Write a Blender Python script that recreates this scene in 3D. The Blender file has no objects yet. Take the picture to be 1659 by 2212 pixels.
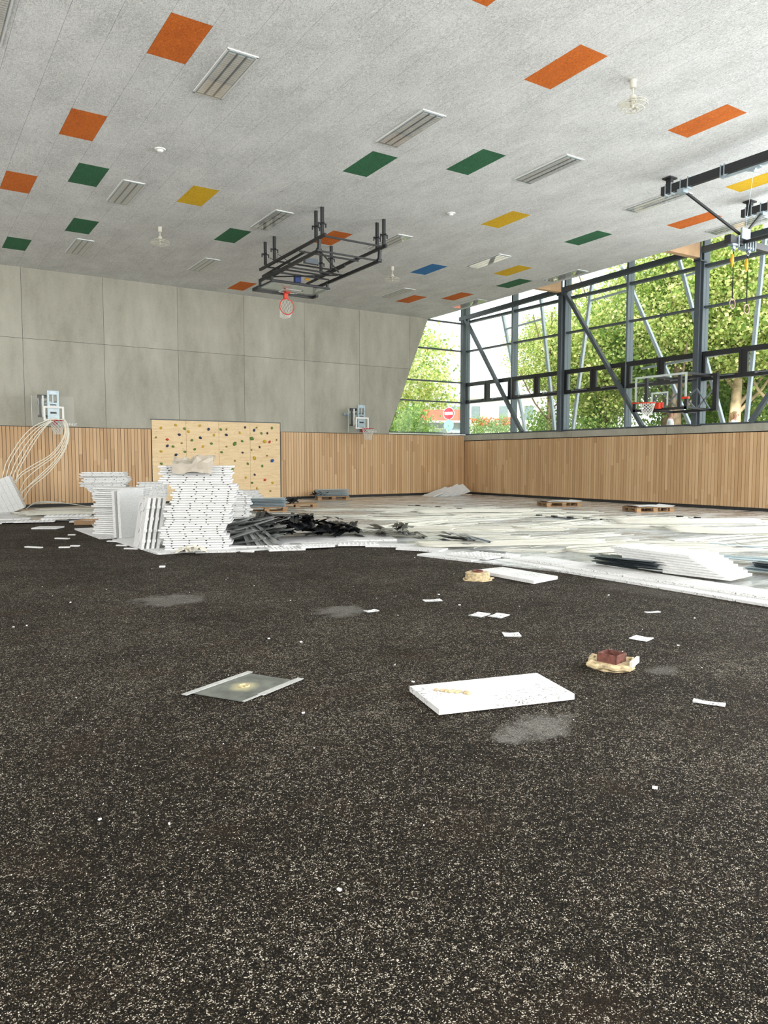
import bpy, math, random
import numpy as np
from mathutils import Vector, Matrix, Euler
random.seed(7); rng = np.random.default_rng(7)
C = bpy.data.collections.new('hall'); bpy.context.scene.collection.children.link(C)
S = bpy.context.scene
PI = math.pi

# ------------------------------------------------------------------ camera
F_PX, YAW, PITCH = 1630.354, math.radians(33.211), math.radians(-3.98075)
CAM = Vector((-21.49, -26.289, 1.547))
FW = Vector((math.sin(YAW)*math.cos(PITCH), math.cos(YAW)*math.cos(PITCH), math.sin(PITCH)))
RT = Vector((math.cos(YAW), -math.sin(YAW), 0)); UP = RT.cross(FW)
cd = bpy.data.cameras.new('camera'); cam = bpy.data.objects.new('camera', cd); S.collection.objects.link(cam)
m = Matrix((RT, UP, -FW)).transposed().to_4x4(); m.translation = CAM; cam.matrix_world = m
cd.sensor_fit = 'HORIZONTAL'; cd.sensor_width = 36; cd.lens = F_PX*36/1659; cd.clip_end = 500; cd.clip_start = .05
S.camera = cam
# ------------------------------------------------------------------ world, sun, added fill lights
W = bpy.data.worlds.new('sky'); S.world = W; W.use_nodes = True
bg = W.node_tree.nodes['Background']; bg.inputs['Color'].default_value = (0.93, 0.97, 1.0, 1); bg.inputs['Strength'].default_value = 2.3
sd = bpy.data.lights.new('sun', 'SUN'); sd.energy = 6.0; sd.angle = math.radians(12); sd.color = (1, .96, .88)
sun = bpy.data.objects.new('sun', sd); S.collection.objects.link(sun)
sun.rotation_euler = Vector((.62, .5, -.62)).to_track_quat('-Z', 'Y').to_euler()
def area(name, loc, d, sx, sy, power, col):
    l = bpy.data.lights.new(name, 'AREA'); l.shape = 'RECTANGLE'; l.size = sx; l.size_y = sy; l.energy = power; l.color = col
    o = bpy.data.objects.new(name, l); S.collection.objects.link(o); o.location = loc
    o.rotation_euler = Vector(d).to_track_quat('-Z', 'Y').to_euler(); return o
area('fill_light_rear', (-14, -33.7, 4.3), (0, 1, .10), 24, 5.6, 3700, (1, .985, .96))  # added lamp before the solid rear wall, brightens the hall from behind the camera
area('fill_light_left', (-27.7, -17, 4.6), (1, 0, .10), 26, 5.0, 1300, (1, .98, .95))  # added lamp out of view; the left wall behind it has no window
area('fill_light_side', (-.35, -22.5, 5.2), (-1, .12, 0), 13, 4.6, 2400, (.95, .98, 1))  # added lamp inside the room, boosts light from the unseen stretch of right wall
S.view_settings.view_transform = 'Standard'; S.view_settings.look = 'None'; S.view_settings.gamma = 1
S.view_settings.use_curve_mapping = False; S.view_settings.exposure = 0.0
S.cycles.max_bounces = 8; S.cycles.diffuse_bounces = 4; S.cycles.glossy_bounces = 4; S.cycles.transparent_max_bounces = 16
S.cycles.transmission_bounces = 4; S.cycles.sample_clamp_indirect = 6; S.cycles.caustics_reflective = False; S.cycles.caustics_refractive = False

# ------------------------------------------------------------------ materials
def srgb(r, g, b):
    f = lambda c: c/12.92 if c <= .04045 else ((c+.055)/1.055)**2.4
    return (f(r/255), f(g/255), f(b/255), 1)
MATS = {}
class NT:
    def __init__(s, name):
        s.m = bpy.data.materials.new(name); s.m.use_nodes = True; s.t = s.m.node_tree
        s.b = s.t.nodes['Principled BSDF']; s.out = s.t.nodes['Material Output']; MATS[name] = s.m
    def n(s, typ, **kw):
        x = s.t.nodes.new('ShaderNode'+typ)
        for k, v in kw.items():
            if hasattr(x, k) and k not in ('Scale',): setattr(x, k, v)
            else: x.inputs[k].default_value = v
        return x
    def l(s, a, b): s.t.links.new(a, b)
    def coord(s, kind='Object', scale=(1, 1, 1), rot=(0, 0, 0)):
        tc = s.n('TexCoord'); mp = s.n('Mapping'); mp.inputs['Scale'].default_value = scale; mp.inputs['Rotation'].default_value = rot
        s.l(tc.outputs[kind], mp.inputs[0]); return mp.outputs[0]
    def ramp(s, fac, stops, interp='LINEAR'):
        r = s.n('ValToRGB'); e = r.color_ramp.elements; r.color_ramp.interpolation = interp
        while len(e) < len(stops): e.new(.5)
        for el, (p, c) in zip(e, stops): el.position = p; el.color = c if len(c) == 4 else (*c, 1)
        s.l(fac, r.inputs[0]); return r.outputs[0]
    def mix(s, f, a, b, mode='MIX'):
        x = s.n('Mix', data_type='RGBA', blend_type=mode)
        for i, v in ((0, f), (6, a), (7, b)):
            if isinstance(v, (int, float, tuple)): x.inputs[i].default_value = v
            else: s.l(v, x.inputs[i])
        return x.outputs[2]
    def math(s, op, a, b=0.):
        x = s.n('Math', operation=op)
        for i, v in ((0, a), (1, b)):
            if isinstance(v, (int, float)): x.inputs[i].default_value = v
            else: s.l(v, x.inputs[i])
        return x.outputs[0]
    def bump(s, h, strength=.3, dist=.01):
        b = s.n('Bump'); b.inputs['Strength'].default_value = strength; b.inputs['Distance'].default_value = dist
        s.l(h, b.inputs['Height']); s.l(b.outputs[0], s.b.inputs['Normal'])
    def noise(s, vec, scale, detail=3, rough=.5):
        x = s.n('TexNoise'); x.inputs['Scale'].default_value = scale; x.inputs['Detail'].default_value = detail; x.inputs['Roughness'].default_value = rough
        s.l(vec, x.inputs['Vector']); return x
def simple(name, col, rough=.5, metal=0., var=0.06, nscale=8, bump=0.):
    t = NT(name); v = t.coord(); n = t.noise(v, nscale, 4)
    lo = tuple(c*(1-var*2) for c in col[:3]); hi = tuple(min(1, c*(1+var*2)) for c in col[:3])
    t.l(t.ramp(n.outputs[0], [(.3, lo), (.7, hi)]), t.b.inputs['Base Color'])
    t.b.inputs['Roughness'].default_value = rough; t.b.inputs['Metallic'].default_value = metal
    if bump: t.bump(t.noise(v, nscale*4, 3).outputs[0], bump, .003)
    return t.m
simple('anthracite', srgb(76, 85, 91), .45, .0, .04)
simple('black_steel', srgb(34, 36, 38), .45, .0, .04)
simple('mullion_grey', srgb(112, 126, 132), .4, .0, .03)
simple('grey_steel', srgb(122, 132, 140), .4, .5, .05)
simple('galvanised', srgb(160, 176, 184), .38, .35, .07, 14)
simple('strut_galv', srgb(205, 218, 226), .4, .1, .04, 14)
simple('white_paint', srgb(230, 231, 228), .45, 0, .01)
simple('fan_cream', srgb(205, 203, 190), .45, 0, .02)
simple('rim_red', srgb(206, 62, 36), .4, 0, .05)
simple('rim_dark_red', srgb(170, 42, 48), .45, 0, .05)
simple('net_white', srgb(225, 225, 220), .8, 0, .03)
simple('black_base', srgb(38, 38, 38), .6, 0, .1, 3)
simple('white_sill', srgb(232, 234, 232), .5, 0, .02)
simple('pipe_draped', srgb(232, 230, 216), .35, 0, .02, 1.5)
simple('pipe_white', srgb(200, 199, 188), .35, 0, .03, 1.5)
simple('paper', srgb(236, 238, 238), .8, 0, .02)
simple('foam_cream', srgb(192, 174, 138), .9, 0, .2, 30, .8)
simple('red_brown_steel', srgb(106, 64, 56), .7, 0, .2, 30, .3)
simple('tape_silver', srgb(186, 188, 186), .45, .2, .08, 14)
simple('yellow_strap', srgb(214, 160, 30), .6)
simple('black_rope', srgb(24, 24, 26), .8)
simple('ring_wood', srgb(150, 125, 110), .5)
simple('blue_box', srgb(30, 52, 110), .4)
simple('tarp', srgb(176, 168, 154), .55, 0, .05, 6, .2)
simple('torn_foam', srgb(210, 206, 192), .7, 0, .05, 12, .4)
simple('beam_wood', srgb(216, 178, 138), .55, 0, .07, 3)
simple('skin', srgb(214, 160, 140), .6)
simple('hair_fair', srgb(196, 160, 110), .7)
simple('hair_grey', srgb(150, 140, 130), .7)
simple('shirt_white', srgb(240, 240, 240), .8)
simple('trousers_dark', srgb(60, 64, 76), .8)
simple('roof_red', srgb(190, 96, 70), .7, 0, .1, 8)
simple('wall_blue', srgb(176, 200, 210), .8, 0, .02)
simple('wall_white', srgb(242, 242, 240), .8, 0, .02)
simple('glass_dark', srgb(120, 136, 140), .2, 0, .05)
simple('sign_red', srgb(214, 50, 70), .5); simple('sign_white', srgb(245, 245, 245), .5)
simple('sign_back', srgb(150, 190, 205), .5, .2)
simple('paving', srgb(214, 208, 194), .9, 0, .05, 2)
simple('bark', srgb(214, 190, 156), .9, 0, .25, 1.6, .4)
simple('bark_dark', srgb(120, 104, 84), .9, 0, .2, 4, .4)
simple('hall_wall', srgb(190, 188, 180), .8, 0, .03)
simple('hold_y', srgb(196, 168, 40), .6); simple('hold_g', srgb(88, 128, 56), .6); simple('hold_b', srgb(36, 48, 84), .6)
simple('hold_r', srgb(196, 52, 40), .6); simple('hold_n', srgb(52, 50, 66), .6); simple('hold_o', srgb(140, 128, 60), .6); simple('hold_sky', srgb(40, 84, 160), .6)
simple('louvre_metal', srgb(246, 245, 238), .3, .0, .02)
simple('flower_red', srgb(226, 120, 80), .8)
simple('dark_gap', (.012, .012, .012, 1), .9)
# eps foam
t = NT('eps'); v = t.coord(); n = t.noise(v, 30, 3)
t.l(t.ramp(n.outputs[0], [(.25, srgb(210, 211, 210)), (.6, srgb(227, 228, 228))]), t.b.inputs['Base Color']); t.b.inputs['Roughness'].default_value = .75
t = NT('eps_dirty'); v = t.coord(); n = t.noise(v, 55, 5, .8); n2 = t.noise(v, 2.2, 2)
f = t.math('MULTIPLY', t.ramp(n.outputs[0], [(.55, (0, 0, 0)), (.60, (1, 1, 1))]), t.ramp(n2.outputs[0], [(.44, (0, 0, 0)), (.62, (1, 1, 1))]))
t.l(t.mix(f, srgb(220, 221, 221), srgb(78, 74, 70)), t.b.inputs['Base Color']); t.b.inputs['Roughness'].default_value = .75
t = NT('paper_marked'); v = t.coord(); n = t.noise(v, 60, 4, .8)
t.l(t.ramp(n.outputs[0], [(.54, srgb(238, 240, 240)), (.6, srgb(60, 58, 56))]), t.b.inputs['Base Color']); t.b.inputs['Roughness'].default_value = .8
# wood-wool ceiling felt
def felt(name, a, b, sc=26):
    t = NT(name); tc = t.n('TexCoord'); geo = t.n('NewGeometry'); mp = t.n('Mapping'); mp.inputs['Scale'].default_value = (1, .55, 1)
    mp.inputs['Rotation'].default_value = (0, 0, .5); t.l(geo.outputs['Position'], mp.inputs[0])
    n = t.noise(mp.outputs[0], sc, 4, .65); n.inputs['Distortion'].default_value = 2.5
    n2 = t.noise(mp.outputs[0], 1.6, 4, .6)
    oi = t.n('ObjectInfo')
    f = t.math('ADD', t.math('MULTIPLY', n.outputs[0], .8), t.math('MULTIPLY', n2.outputs[0], .22))
    f = t.math('ADD', f, t.math('MULTIPLY', oi.outputs['Random'], .012))
    t.l(t.ramp(f, [(.40, a), (.60, b)]), t.b.inputs['Base Color']); t.b.inputs['Roughness'].default_value = .95
    t.bump(n.outputs[0], .25, .004)
felt('felt_grey', srgb(180, 181, 180), srgb(232, 233, 232))
felt('felt_orange', srgb(178, 84, 10), srgb(220, 116, 30)); felt('felt_green', srgb(22, 78, 48), srgb(48, 112, 74))
felt('felt_yellow', srgb(196, 150, 4), srgb(232, 190, 24)); felt('felt_blue', srgb(20, 84, 140), srgb(48, 124, 186))
# concrete
t = NT('concrete'); geo = t.n('NewGeometry'); P = geo.outputs['Position']
mp = t.n('Mapping'); mp.inputs['Scale'].default_value = (1, 1, .35); t.l(P, mp.inputs[0])
n1 = t.noise(mp.outputs[0], .9, 6, .62); n2 = t.noise(P, 14, 4, .6); n3 = t.noise(mp.outputs[0], 3.2, 5, .6)
f = t.math('ADD', t.math('MULTIPLY', n1.outputs[0], .55), t.math('ADD', t.math('MULTIPLY', n2.outputs[0], .15), t.math('MULTIPLY', n3.outputs[0], .3)))
oi = t.n('ObjectInfo'); f = t.math('ADD', f, t.math('MULTIPLY', t.math('SUBTRACT', oi.outputs['Random'], .5), .07))
t.l(t.ramp(f, [(.34, srgb(148, 146, 133)), (.5, srgb(169, 167, 154)), (.68, srgb(187, 185, 173))]), t.b.inputs['Base Color'])
t.b.inputs['Roughness'].default_value = .75; t.bump(n2.outputs[0], .1, .004)
# slats
t = NT('slat_wood'); tc = t.n('TexCoord'); oi = t.n('ObjectInfo'); sx = t.n('SeparateXYZ'); t.l(tc.outputs['Object'], sx.inputs[0])
z = t.math('FLOOR', t.math('ADD', t.math('MULTIPLY', sx.outputs[2], .85), t.math('MULTIPLY', oi.outputs['Random'], 9)))
wn = t.n('TexWhiteNoise', noise_dimensions='2D'); cb = t.n('CombineXYZ'); t.l(z, cb.inputs[0]); t.l(t.math('MULTIPLY', oi.outputs['Random'], 77), cb.inputs[1]); t.l(cb.outputs[0], wn.inputs['Vector'])
mp = t.n('Mapping'); mp.inputs['Scale'].default_value = (40, 40, 2.2); t.l(tc.outputs['Object'], mp.inputs[0])
cb2 = t.n('VectorMath', operation='ADD'); t.l(mp.outputs[0], cb2.inputs[0]); t.l(wn.outputs['Color'], cb2.inputs[1]); n = t.noise(cb2.outputs[0], 1, 3)
f = t.math('ADD', t.math('MULTIPLY', wn.outputs[0], .62), t.math('MULTIPLY', n.outputs[0], .38))
t.l(t.ramp(f, [(.05, srgb(180, 143, 104)), (.5, srgb(204, 168, 126)), (.95, srgb(220, 188, 148))]), t.b.inputs['Base Color']); t.b.inputs['Roughness'].default_value = .55
# ply
t = NT('plywood'); v = t.coord(scale=(1.2, 1, 9)); n = t.noise(v, 1.5, 5, .6); n.inputs['Distortion'].default_value = .8
col = t.ramp(n.outputs[0], [(.3, srgb(222, 190, 142)), (.6, srgb(236, 210, 166))])
v2 = t.coord(scale=(6.67, 1, 6.67)); vo = t.n('TexVoronoi'); vo.inputs['Scale'].default_value = 1; vo.inputs['Randomness'].default_value = .25; t.l(v2, vo.inputs['Vector'])
t.l(t.mix(t.ramp(vo.outputs['Distance'], [(.07, (1, 1, 1)), (.11, (0, 0, 0))]), col, srgb(166, 138, 104)), t.b.inputs['Base Color']); t.b.inputs['Roughness'].default_value = .5
t = NT('pallet_wood'); v = t.coord(scale=(2, 14, 14)); n = t.noise(v, 3, 4); oi = t.n('ObjectInfo')
t.l(t.ramp(t.math('ADD', t.math('MULTIPLY', n.outputs[0], .6), t.math('MULTIPLY', oi.outputs['Random'], .4)), [(.2, srgb(112, 88, 66)), (.8, srgb(180, 146, 108))]), t.b.inputs['Base Color']); t.b.inputs['Roughness'].default_value = .85
# black bound rubber granulate
t = NT('granulate'); geo = t.n('NewGeometry'); P = geo.outputs['Position']
vo = t.n('TexVoronoi'); vo.inputs['Scale'].default_value = 290; t.l(P, vo.inputs['Vector'])
sc = t.n('SeparateColor'); t.l(vo.outputs['Color'], sc.inputs[0])
big = t.noise(P, .75, 5, .6); mid = t.noise(P, 6, 4, .6)
vo2 = t.n('TexVoronoi'); vo2.inputs['Scale'].default_value = 85; t.l(P, vo2.inputs['Vector']); sc2 = t.n('SeparateColor'); t.l(vo2.outputs['Color'], sc2.inputs[0]); fin = t.noise(P, 30, 3, .6)
shift = t.math('MULTIPLY', t.math('SUBTRACT', t.math('ADD', t.math('MULTIPLY', big.outputs[0], .6), t.math('MULTIPLY', mid.outputs[0], .4)), .5), .42)
shift = t.math('ADD', shift, t.math('ADD', t.math('MULTIPLY', t.math('SUBTRACT', sc2.outputs[0], .5), .26), t.math('MULTIPLY', t.math('SUBTRACT', fin.outputs[0], .5), .34)))
f = t.math('ADD', sc.outputs[0], shift)
col = t.ramp(f, [(.0, srgb(8, 7, 5)), (.5, srgb(21, 18, 14)), (.74, srgb(40, 35, 27)), (.87, srgb(70, 62, 50)), (.95, srgb(122, 112, 96)), (1, srgb(200, 192, 178))])
brown = t.ramp(t.noise(P, 1.7, 3).outputs[0], [(.52, (0, 0, 0)), (.75, (1, 1, 1))])
col = t.mix(t.math('MULTIPLY', brown, .35), col, srgb(50, 36, 24), 'MIX')
sp = t.n('SeparateXYZ'); t.l(P, sp.inputs[0])
wob = t.noise(P, 5, 5, .7)
for (px, py, rx, ry, an, k) in ((-18.43, -23.2, .34, .2, .15, 1.0), (-17.68, -19.66, .33, .28, .4, .8), (-18.95, -18.1, .42, .42, .2, .75), (-16.78, -22.85, .16, .12, 0, .6), (-15.35, -19.0, .5, .25, .3, .25), (-13.95, -20.6, .5, .8, .1, .22)):
    dx = t.math('SUBTRACT', sp.outputs[0], px); dy = t.math('SUBTRACT', sp.outputs[1], py)
    ca, sa = math.cos(an), math.sin(an)
    u = t.math('DIVIDE', t.math('ADD', t.math('MULTIPLY', dx, ca), t.math('MULTIPLY', dy, sa)), rx)
    w = t.math('DIVIDE', t.math('SUBTRACT', t.math('MULTIPLY', dy, ca), t.math('MULTIPLY', dx, sa)), ry)
    r = t.math('ADD', t.math('ADD', t.math('MULTIPLY', u, u), t.math('MULTIPLY', w, w)), t.math('MULTIPLY', t.math('SUBTRACT', wob.outputs[0], .5), 3.2))
    mk = t.math('MULTIPLY', t.ramp(r, [(.25, (1, 1, 1)), (1.0, (0, 0, 0))]), k)
    mk = t.math('MULTIPLY', mk, t.ramp(sc.outputs[1], [(.25, (.15, .15, .15)), (.6, (1, 1, 1))]))
    col = t.mix(mk, col, srgb(128, 127, 122))
t.l(col, t.b.inputs['Base Color']); t.b.inputs['Roughness'].default_value = .85; t.b.inputs['Specular IOR Level'].default_value = .12
b1 = t.n('Bump'); b1.inputs['Strength'].default_value = 1; b1.inputs['Distance'].default_value = .004; t.l(t.math('MULTIPLY', vo.outputs['Distance'], -1), b1.inputs['Height'])
b2 = t.n('Bump'); b2.inputs['Strength'].default_value = .6; b2.inputs['Distance'].default_value = .03; t.l(mid.outputs[0], b2.inputs['Height']); t.l(b1.outputs[0], b2.inputs['Normal']); t.l(b2.outputs[0], t.b.inputs['Normal'])
t = NT('grain_dark'); oi = t.n('NewGeometry')
t.l(t.ramp(oi.outputs['Random Per Island'], [(0, srgb(14, 12, 10)), (.5, srgb(48, 42, 34)), (.8, srgb(120, 110, 94)), (1, srgb(214, 208, 194))]), t.b.inputs['Base Color']); t.b.inputs['Roughness'].default_value = .6
# shiny foil
t = NT('foil'); geo = t.n('NewGeometry'); P = geo.outputs['Position']
mp = t.n('Mapping'); mp.inputs['Scale'].default_value = (.55, 2.6, 1); mp.inputs['Rotation'].default_value = (0, 0, -math.radians(-24)); t.l(P, mp.inputs[0])
n1 = t.noise(mp.outputs[0], 1.1, 6, .65); n2 = t.noise(P, 5, 3)
t.l(t.ramp(n1.outputs[0], [(.30, srgb(140, 139, 134)), (.45, srgb(182, 185, 184)), (.60, srgb(222, 225, 225))]), t.b.inputs['Base Color'])
t.b.inputs['Metallic'].default_value = .25; t.l(t.ramp(n1.outputs[0], [(.35, (.16, .16, .16)), (.65, (.42, .42, .42))]), t.b.inputs['Roughness']); t.bump(n2.outputs[0], .12, .02)
# profiled plates
for nm, a, b, mt in (('plate_grey', (104, 108, 108), (168, 171, 169), .2), ('plate_dark', (22, 24, 27), (50, 54, 58), .3), ('plate_blue', (150, 174, 186), (206, 222, 230), .3), ('plate_slate', (52, 64, 70), (92, 104, 110), .4)):
    t = NT(nm); oi = t.n('ObjectInfo'); t.l(t.ramp(oi.outputs['Random'], [(0, srgb(*a)), (1, srgb(*b))]), t.b.inputs['Base Color'])
    t.b.inputs['Metallic'].default_value = mt; t.b.inputs['Roughness'].default_value = .36
t = NT('steel_sheet'); v = t.coord(); vo = t.n('TexVoronoi'); t.l(v, vo.inputs['Vector']); vo.inputs['Scale'].default_value = 3.3; vo.inputs['Randomness'].default_value = 0
n = t.noise(v, 9, 4); tc = t.n('TexCoord'); sp = t.n('VectorMath', operation='LENGTH'); t.l(tc.outputs['Object'], sp.inputs[0])
dd = t.math('ADD', sp.outputs['Value'], t.math('MULTIPLY', t.math('SUBTRACT', n.outputs[0], .5), .12))
t.l(t.mix(t.ramp(dd, [(.03, (1, 1, 1)), (.12, (0, 0, 0))]), t.ramp(n.outputs[0], [(.3, srgb(92, 96, 92)), (.7, srgb(128, 132, 124))]), srgb(204, 198, 160)), t.b.inputs['Base Color'])
t.b.inputs['Roughness'].default_value = .5; t.b.inputs['Metallic'].default_value = .3
# glazing: thin pane
def glass(name, tint, edge=0.0, haze=0.0, ior=.02):
    t = NT(name); t.t.nodes.remove(t.b); tr = t.n('BsdfTransparent'); tr.inputs[0].default_value = tint
    gl = t.n('BsdfGlossy'); gl.inputs['Roughness'].default_value = .02; lw = t.n('LayerWeight'); lw.inputs[0].default_value = .5
    fr = t.math('ADD', t.math('MULTIPLY', t.math('POWER', lw.outputs['Facing'], 5.), .9), ior)
    mx = t.n('MixShader'); t.l(fr, mx.inputs[0]); t.l(tr.outputs[0], mx.inputs[1]); t.l(gl.outputs[0], mx.inputs[2]); o = mx.outputs[0]
    if haze:
        df = t.n('BsdfDiffuse'); df.inputs[0].default_value = (.8, .87, .84, 1); m2 = t.n('MixShader'); m2.inputs[0].default_value = haze
        t.l(o, m2.inputs[1]); t.l(df.outputs[0], m2.inputs[2]); o = m2.outputs[0]
    t.l(o, t.out.inputs[0])
glass('pane_glass', (.97, .985, .98, 1)); glass('board_glass', (.93, .97, .95, 1), haze=.10, ior=.01); glass('board_edge', (.8, .9, .86, 1), haze=.62); glass('clear_board', (.985, .99, .985, 1), haze=.012, ior=.004)
glass('lamp_cover', (.97, .97, .97, 1), ior=.04)
# leaves
def leafmat(name, stops):
    t = NT(name); t.t.nodes.remove(t.b); g = t.n('NewGeometry'); oi = t.n('ObjectInfo')
    r = t.math('FRACT', t.math('ADD', g.outputs['Random Per Island'], t.math('MULTIPLY', oi.outputs['Random'], .0)))
    c = t.ramp(r, stops); d = t.n('BsdfDiffuse'); tl = t.n('BsdfTranslucent'); t.l(c, d.inputs[0]); t.l(c, tl.inputs[0])
    mx = t.n('MixShader'); mx.inputs[0].default_value = .5; t.l(d.outputs[0], mx.inputs[1]); t.l(tl.outputs[0], mx.inputs[2]); t.l(mx.outputs[0], t.out.inputs[0])
leafmat('leaf_plane', [(0, srgb(116, 150, 78)), (.35, srgb(176, 198, 110)), (.72, srgb(222, 228, 152)), (1, srgb(246, 238, 190))])
leafmat('leaf_green', [(0, srgb(112, 150, 86)), (.5, srgb(150, 182, 106)), (1, srgb(190, 212, 132))])

# ------------------------------------------------------------------ mesh building
class MB:
    def __init__(s): s.v = []; s.f = []; s.smooth = False
    def add(s, vs, fs):
        o = len(s.v); s.v += [tuple(v) for v in vs]; s.f += [tuple(i+o for i in f) for f in fs]; return s
    def box(s, x0, x1, y0, y1, z0, z1, M=None):
        vs = [Vector((x, y, z)) for z in (z0, z1) for y in (y0, y1) for x in (x0, x1)]
        if M: vs = [M @ v for v in vs]
        return s.add(vs, [(0, 2, 3, 1), (4, 5, 7, 6), (0, 1, 5, 4), (2, 6, 7, 3), (0, 4, 6, 2), (1, 3, 7, 5)])
    def bar(s, a, b, w, h=None, up=(0, 0, 1)):
        a, b = Vector(a), Vector(b); h = h or w; d = (b-a).normalized(); u = Vector(up)
        if abs(d.dot(u)) > .98: u = Vector((1, 0, 0))
        r = d.cross(u).normalized(); u = r.cross(d)
        vs = [p + r*sx*w/2 + u*sy*h/2 for p in (a, b) for sx, sy in ((-1, -1), (1, -1), (1, 1), (-1, 1))]
        return s.add(vs, [(3, 2, 1, 0), (4, 5, 6, 7), (0, 1, 5, 4), (1, 2, 6, 5), (2, 3, 7, 6), (3, 0, 4, 7)])
    def tube(s, pts, r, n=6, closed=False, cap=True):
        pts = [Vector(p) for p in pts]; N = len(pts); o = len(s.v); pr = None
        rr = r if isinstance(r, (list, tuple)) else [r]*N
        for i, p in enumerate(pts):
            a = pts[(i-1) % N] if (closed or i) else p; b = pts[(i+1) % N] if (closed or i < N-1) else p
            d = (b-a).normalized()
            if pr is None: u = Vector((0, 0, 1)) if abs(d.z) < .9 else Vector((1, 0, 0)); pr = d.cross(u).normalized()
            else: pr = (pr - d*pr.dot(d)).normalized()
            q = d.cross(pr)
            s.v += [tuple(p + (pr*math.cos(2*PI*k/n) + q*math.sin(2*PI*k/n))*rr[i]) for k in range(n)]
        for i in range(N if closed else N-1):
            a, b = o+i*n, o+((i+1) % N)*n
            for k in range(n): s.f.append((a+k, a+(k+1) % n, b+(k+1) % n, b+k))
        if cap and not closed: s.f.append(tuple(o+k for k in range(n))[::-1]); s.f.append(tuple(o+(N-1)*n+k for k in range(n)))
        return s
    def cyl(s, a, b, r, r2=None, n=16): return s.tube([a, b], [r, r if r2 is None else r2], n)
    def torus(s, c, R, r, axis='Z', n=28, k=6):
        P = []
        for i in range(n):
            a = 2*PI*i/n; x, y = R*math.cos(a), R*math.sin(a)
            P.append(Vector(c) + (Vector((x, y, 0)) if axis == 'Z' else Vector((x, 0, y)) if axis == 'Y' else Vector((0, x, y))))
        return s.tube(P, r, k, closed=True)
    def prism(s, poly, ax, a, b):
        # poly of 2D points in the plane normal to ax, extruded a..b
        f = {'X': lambda p, t: (t, p[0], p[1]), 'Y': lambda p, t: (p[0], t, p[1]), 'Z': lambda p, t: (p[0], p[1], t)}[ax]
        n = len(poly); vs = [f(p, a) for p in poly]+[f(p, b) for p in poly]
        return s.add(vs, [tuple(range(n))[::-1], tuple(range(n, 2*n))]+[(i, (i+1) % n, n+(i+1) % n, n+i) for i in range(n)])
    def sphere(s, c, r, seg=12, rings=8, sq=(1, 1, 1)):
        o = len(s.v); c = Vector(c)
        for j in range(1, rings):
            for i in range(seg):
                a, b = 2*PI*i/seg, PI*j/rings; s.v.append((c.x+r*sq[0]*math.sin(b)*math.cos(a), c.y+r*sq[1]*math.sin(b)*math.sin(a), c.z+r*sq[2]*math.cos(b)))
        t, bt = len(s.v), len(s.v)+1; s.v += [(c.x, c.y, c.z+r*sq[2]), (c.x, c.y, c.z-r*sq[2])]
        for j in range(rings-2):
            for i in range(seg): k = (i+1) % seg; s.f.append((o+j*seg+i, o+(j+1)*seg+i, o+(j+1)*seg+k, o+j*seg+k))
        for i in range(seg): k = (i+1) % seg; s.f.append((t, o+i, o+k)); s.f.append((bt, o+(rings-2)*seg+k, o+(rings-2)*seg+i))
        return s
    def mesh(s, name, mat):
        me = bpy.data.meshes.new(name); me.from_pydata(s.v, [], s.f); me.materials.append(MATS[mat])
        import bmesh as bm_
        b = bm_.new(); b.from_mesh(me); bm_.ops.recalc_face_normals(b, faces=b.faces); b.to_mesh(me); b.free()
        if s.smooth: me.shade_smooth()
        return me
def link(name, data, parent=None, loc=(0, 0, 0), rot=(0, 0, 0), **props):
    o = bpy.data.objects.new(name, data); C.objects.link(o); o.location = loc; o.rotation_euler = rot
    if parent: o.parent = parent
    for k, v in props.items(): o[k] = v
    return o
def thing(name, label, cat, loc=(0, 0, 0), rz=0, group=None):
    o = link(name, None, loc=loc, rot=(0, 0, rz), label=label, category=cat); o.empty_display_size = .1
    if group: o['group'] = group
    return o
def part(name, mb, mat, parent, world=False, **props):
    if world:
        r = parent
        off = Vector(r.location)
        while r.parent: r = r.parent; off = off + Vector(r.location)
        mb.v = [tuple(Vector(v)-off) for v in mb.v]
    return link(name, mb.mesh(name, mat), parent, **props)
def solo(name, mb, mat, label, cat, group=None, loc=(0, 0, 0), rot=(0, 0, 0)):
    o = link(name, mb.mesh(name, mat), loc=loc, rot=rot, label=label, category=cat)
    if group: o['group'] = group
    return o
def struct(name, mb, mat, parent=None, **kw):
    o = link(name, mb.mesh(name, mat) if mb else None, parent)
    if not parent: o['kind'] = 'structure'
    for k, v in kw.items(): o[k] = v
    return o
def dup(root, loc, rz=None, label=None, rot=None):
    r = root.copy(); C.objects.link(r); r.location = loc
    if rz is not None: r.rotation_euler = (0, 0, rz)
    if rot is not None: r.rotation_euler = rot
    if label: r['label'] = label
    for ch in list(root.children):
        c = ch.copy(); C.objects.link(c); c.parent = r
        for g in list(ch.children): d = g.copy(); C.objects.link(d); d.parent = c
    return r
H0, SL = 7.534, -0.014505
def HZ(y): return H0 + SL*y
ORD = ['topmost', 'second', 'third', 'fourth', 'fifth', 'sixth', 'seventh', 'eighth', 'ninth', 'tenth', 'eleventh', 'twelfth', 'thirteenth', 'fourteenth', 'fifteenth', 'sixteenth', 'seventeenth', 'eighteenth', 'nineteenth', 'twentieth',
 'twenty-first', 'twenty-second', 'twenty-third', 'twenty-fourth', 'twenty-fifth', 'twenty-sixth', 'twenty-seventh', 'twenty-eighth', 'twenty-ninth', 'thirtieth', 'thirty-first', 'thirty-second', 'thirty-third', 'thirty-fourth', 'thirty-fifth', 'thirty-sixth']

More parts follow.
